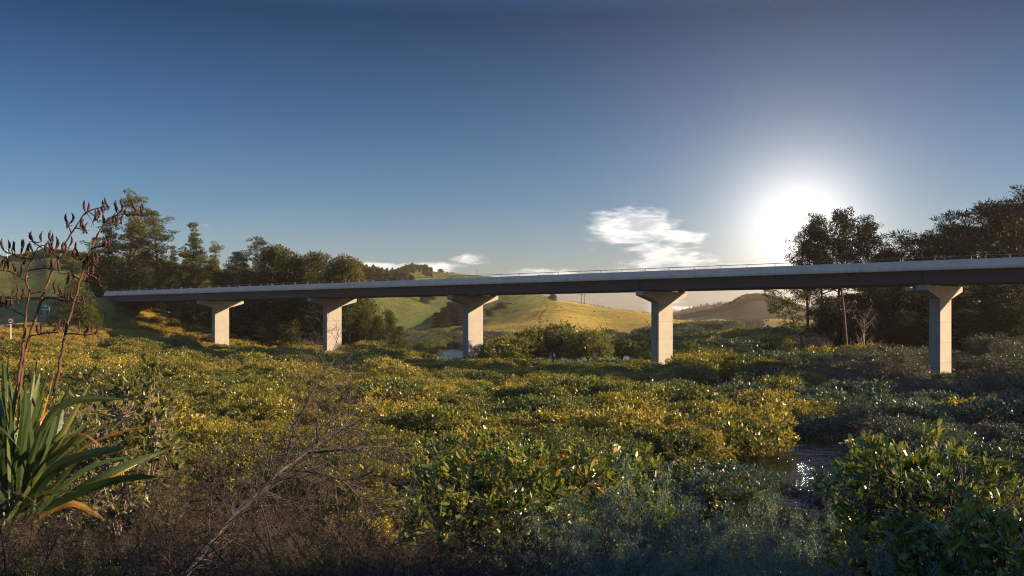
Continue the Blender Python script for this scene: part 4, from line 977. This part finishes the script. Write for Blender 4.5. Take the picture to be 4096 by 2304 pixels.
# litter, ferns and low twigs over the bank
P = []; y = 5.0
while y < 33:
    sp = .42 * (1 + y / 22); x = -.6 * y - 2
    while x < .6 * y + 2:
        xx, yy = x + rs.normal() * .3 * sp, y + rs.normal() * .3 * sp; g = gz(xx, yy)
        if g > .12: P.append((xx, yy, g - .04))
        x += sp
    y += sp
n = len(P)
for k in range(2): FERN.put((-.6 + k * 1.2, 8.8 + k * .7, gz(-.6 + k * 1.2, 8.8 + k * .7)), 1.0, k, ['low leafy undergrowth clump below the big round mangrove', 'second low undergrowth clump close to the water gap'][k], 'undergrowth', None, k)
scatter('undergrowth', P, rs.uniform(0, 6.28, n), rs.uniform(.5, 1.15, n), np.where(rs.rand(n) < .8, rs.randint(0, 2, n), 2 + rs.randint(0, 2, n)), FERN.p + TWG.p)

# ------------------------------------------------------------------ road side on the left
def ribbon(name, pts, w, lift, m, edge=None):
    P = smooth_path([(x, y, 0) for x, y in pts], 50); d = nrm(np.gradient(P, axis=0)); s = np.c_[d[:, 1], -d[:, 0], d[:, 2]]
    c = MB(); zz = G(P[:, 0], P[:, 1]) + lift; V = np.concatenate([np.c_[(P + s * k)[:, :2], zz] for k in (w / 2, -w / 2)]); V2 = V.copy(); V2[:, 2] -= 1.2
    n = 50; i = np.arange(n - 1)[:, None]
    c.add(np.concatenate([V, V2]), np.concatenate([i + np.array([0, n, n + 1, 1]), i + np.array([0, 1, 2 * n + 1, 2 * n]), i + np.array([n, 3 * n, 3 * n + 1, n + 1])], 0))
    return c, P, s, zz
rp = [(-98, 180), (-102, 205), (-106, 228), (-109, 246)]
c, RP, RS, RZ = ribbon('road', rp, 7.5, .35, M_road); tag(c.build('road', M_road), kind='structure')
M_line = mat('road_paint', (.75, .75, .72), .7)[0]
def guardrail(P, z, label):
    r = empty('guardrail', (float(P[0, 0]), float(P[0, 1]), float(z[0]))); o = np.array(r.location)
    b = MB(); Q = np.c_[P[:, :2], z + .62] - o
    for dz in (-.1, .1): b.tube(Q + [0, 0, dz], .07, 6)
    b.build('rail', M_galv, r, True); n = len(P)
    for i in range(0, n, 3): pb = MB(); q = Q[i]; pb.box(q[0] - .06, q[0] + .06, q[1] + .05, q[1] + .17, q[2] - .95, q[2] + .16); pb.build('post', M_galv, r)
    tag(r, label, 'guardrail')
guardrail(RP - RS * 3.9, RZ, 'galvanised guardrail along the far side of the road below the green sign')
guardrail(RP + RS * 3.9, RZ, 'galvanised guardrail along the near side of the road behind the golden scrub')
# upper guardrail on the hillside
up = np.array([S_left(px, u) for px, u in zip(np.linspace(-30, 75, 40), np.interp(np.linspace(-30, 75, 40), [-30, 0, 54, 75], [.60, .57, .47, .42]))])
guardrail(up, up[:, 2] + .2, 'upper guardrail running along the hillside road')
M_green_s = mat('sign_green', (.005, .10, .055), .4)[0]; M_white = mat('sign_white', (.72, .74, .74), .4)[0]; M_red = mat('sign_red', (.42, .02, .02), .4)[0]; M_black = mat('sign_black', (.015, .015, .015), .5)[0]
def text(s, size, loc, m, parent, name='lettering', align='CENTER'):
    cu = bpy.data.curves.new(name, 'FONT'); cu.body = s; cu.size = size; cu.align_x = align; cu.align_y = 'CENTER'; cu.extrude = .004; cu.offset = size * .012
    t = bpy.data.objects.new(name, cu); col.objects.link(t); bpy.context.view_layer.update()
    me = bpy.data.meshes.new_from_object(t.evaluated_get(bpy.context.evaluated_depsgraph_get())); bpy.data.objects.remove(t)
    me.materials.clear(); me.materials.append(m); o = bpy.data.objects.new(name, me); col.objects.link(o); o.parent = parent; o.location = loc; o.rotation_euler = (R(90), 0, 0); return o
def rrect(w, h, r, n=6):
    P = []
    for cx, cy, a in ((w / 2 - r, h / 2 - r, 0), (-w / 2 + r, h / 2 - r, 90), (-w / 2 + r, -h / 2 + r, 180), (w / 2 - r, -h / 2 + r, 270)):
        for k in range(n + 1): t = R(a + 90 * k / n); P.append((cx + r * math.cos(t), cy + r * math.sin(t)))
    return P
def road_sign():
    Z = 252.; p = at(44.4, 311.2, Z); g = float(G(p[0], p[1]))
    r = empty('road_sign', (p[0], p[1], p[2]), R(-8)); tag(r, 'green motorway direction sign with white lettering on three posts beside the road', 'sign')
    XZ = lambda V: np.c_[V[:, 0], V[:, 2], V[:, 1]]
    r.scale = (.885,) * 3; w, h = 2.85, 2.62
    b = MB(); b.prism(rrect(w, h, .25), 0, .05, XZ); b.build('sign_border', M_white, r)
    b = MB(); b.prism(rrect(w - .16, h - .16, .19), -.012, -.002, XZ); b.build('panel', M_green_s, r)
    b = MB(); b.prism([(x - .15, y + h / 2 + .25) for x, y in rrect(1.15, .46, .1)], .0, .04, XZ); tb = b.build('number_tab', M_white, r)
    b = MB(); b.prism([(x - .15, y + h / 2 + .25) for x, y in rrect(1.03, .34, .07)], -.012, -.003, XZ); b.build('tab_panel', M_green_s, tb)
    text('388', .34, (-.15, -.02, h / 2 + .25), M_white, r)
    text('South', .40, (.28, -.02, .96), M_white, r); text('1', .36, (-.82, -.02, .96), M_white, r)
    b = MB(); b.prism([(x, y + .53) for x, y in rrect(1.95, .30, .05)], -.022, -.013, XZ); b.build('route_panel', M_white, r); text('TOLL ROUTE', .21, (0, -.03, .53), M_black, r)
    text('Auckland', .38, (0, -.02, .13), M_white, r); text('via', .26, (0, -.02, -.18), M_white, r); text('Waiwera', .38, (0, -.02, -.50), M_white, r)
    a = MB(); d = np.array([-.7071, .7071]); n = np.array([.7071, .7071]); c0 = np.array([.02, -.95])
    pts = [c0 - d * .3 + n * .05, c0 + d * .05 + n * .05, c0 + d * .05 + n * .16, c0 + d * .32, c0 + d * .05 - n * .16, c0 + d * .05 - n * .05, c0 - d * .3 - n * .05]
    a.prism([tuple(q) for q in pts], -.022, -.013, XZ); a.build('arrow', M_white, r)
    for x in (-.95, 0, 1.0):
        b = MB(); b.box(x - .05, x + .05, .055, .15, g - p[2] - .3, h / 2 - .1); b.build('post', M_galv, r)
road_sign()
def speed_sign():
    Z = 172.; p = at(10.5, 320.9, Z); g = float(G(p[0], p[1])); r = empty('speed_sign', tuple(p)); tag(r, 'round red rimmed 80 speed limit sign on a pale post at the left', 'sign')
    XZ = lambda V: np.c_[V[:, 0], V[:, 2], V[:, 1]]; cc = lambda q: [(q * math.cos(t), q * math.sin(t)) for t in np.linspace(0, 2 * math.pi, 33)[:-1]]
    b = MB(); b.prism(cc(.53), 0, .03, XZ); b.build('red_rim', M_red, r); b = MB(); b.prism(cc(.37), -.012, -.002, XZ); b.build('face', M_white, r)
    text('80', .46, (0, -.02, 0), M_black, r); b = MB(); b.tube([(0, .09, g - p[2] - .2), (0, .09, .3)], .07, 8); b.build('post', M_white, r)
speed_sign()
def lamp(px, yt, yb, label):
    u = .57; p = S_left(px, u); s = p[1] / F; H = (yb - yt) * s
    r = empty('street_lamp', (p[0], p[1], p[2])); tag(r, label, 'street lamp')
    b = MB(); b.tube([(0, 0, -1), (0, 0, H)], [.16, .10], 8); b.build('pole', M_white, r, True); b = MB(); b.tube([(0, 0, H), (1.2, 0, H + .25), (2.6, 0, H + .3)], .07, 6); b.build('arm', M_white, r, True)
    b = MB(); b.box(2.4, 3.3, -.2, .2, H + .22, H + .42); b.build('lamp_head', M_white, r)
lamp(7.8, 281, 291, 'white street lamp on the hillside at the left edge')

# power poles, wires and the farmhouse on the hills
def pole(p, H, label, group=None):
    r = empty('power_pole', tuple(p)); tag(r, label, 'power pole', group); b = MB(); b.tube([(0, 0, -1), (0, 0, H)], [.28, .2], 8); b.build('shaft', M_bark, r, True)
    b = MB(); b.box(-1.3, 1.3, -.1, .1, H - .55, H - .3); b.build('crossarm', M_bark, r)
    for x in (-1.1, 0, 1.1): b = MB(); b.tube([(x, 0, H - .3), (x, 0, H + .1)], [.09, .05], 6); b.build('insulator', M_conc, r, True)
for px, lab in ((581.6, 'left pole of the pair on the golden hill ridge'), (584.6, 'right pole of the pair on the golden hill ridge')):
    q = S_gold(px, .98); pole(q, 8.2, lab, 'twin power poles')
q = S_back(477, 1.0); pole(q, 9.0, 'single power pole on the far grassy ridge above the deck')
def wire(a, c, sag, label):
    t = np.linspace(0, 1, 20)[:, None]; a = np.array(a); c = np.array(c); P = a + (c - a) * t; P[:, 2] -= (4 * t * (1 - t))[:, 0] * sag
    b = MB(); b.tube(P, .05, 4); o = b.build('power_line', M_dark, None); tag(o, label, 'power line')
q0 = S_gold(581.6, .98) + [0, 0, 8]; q1 = S_gold(584.6, .98) + [0, 0, 8]
wire(q1, at(655, 318, 900), 4, 'power line sagging right from the twin poles'); wire(q0, at(520, 296.5, 700), 3, 'power line running left from the twin poles')
def farmhouse():
    p = S_back(439.5, 1.0); r = empty('farmhouse', tuple(p)); tag(r, 'tiny white farmhouse between trees on the far ridge', 'house')
    b = MB(); b.box(-4.5, 4.5, -3, 3, -1, 2.6); b.build('wall', M_white, r)
    b = MB(); b.prism([(-4.9, 2.605), (4.9, 2.605), (3.2, 4.2), (-3.2, 4.2)], -3.3, 3.3, lambda V: np.c_[V[:, 0], V[:, 2], V[:, 1]]); b.build('roof', M_galv, r)
    b = MB(); b.box(-.5, .5, -3.03, -2.98, -.1, 1.9); b.build('door', M_black, r)
    for x in (-2.6, 2.6): b = MB(); b.box(x - .7, x + .7, -3.03, -2.98, .8, 1.9); b.build('window', M_black, r)
farmhouse()

# ------------------------------------------------------------------ the evening air
def haze():
    b = MB(); b.box(-2600, 2600, -60, 2900, -3, 66)
    m = bpy.data.materials.new('haze'); m.use_nodes = True; T = NT(m.node_tree); T.n.remove(T.n['Principled BSDF'])
    v = T.node('ShaderNodeVolumePrincipled'); v.inputs['Color'].default_value = (1, .84, .66, 1); v.inputs['Density'].default_value = .00011; v.inputs['Anisotropy'].default_value = .5
    T.l.new(v.outputs[0], T.n['Material Output'].inputs['Volume'])
    tag(b.build('haze', m), kind='stuff')
haze()

def fence():
    ps = [S_gold(px, .985) for px in np.linspace(561, 600, 15)]; r = empty('fence', tuple(ps[0])); o = ps[0]; tag(r, 'farm fence of thin posts along the golden hill ridge', 'fence')
    for q in ps: b = MB(); b.box(*(q[0] - o[0] + np.array([-.13, .13])), *(q[1] - o[1] + np.array([-.13, .13])), *(q[2] - o[2] + np.array([-.5, 1.5]))); b.build('post', M_bark, r)
    b = MB(); [b.tube(np.array(ps) - o + [0, 0, h], .035, 3) for h in (.5, 1.2)]; b.build('wire', M_dark, r)
fence()
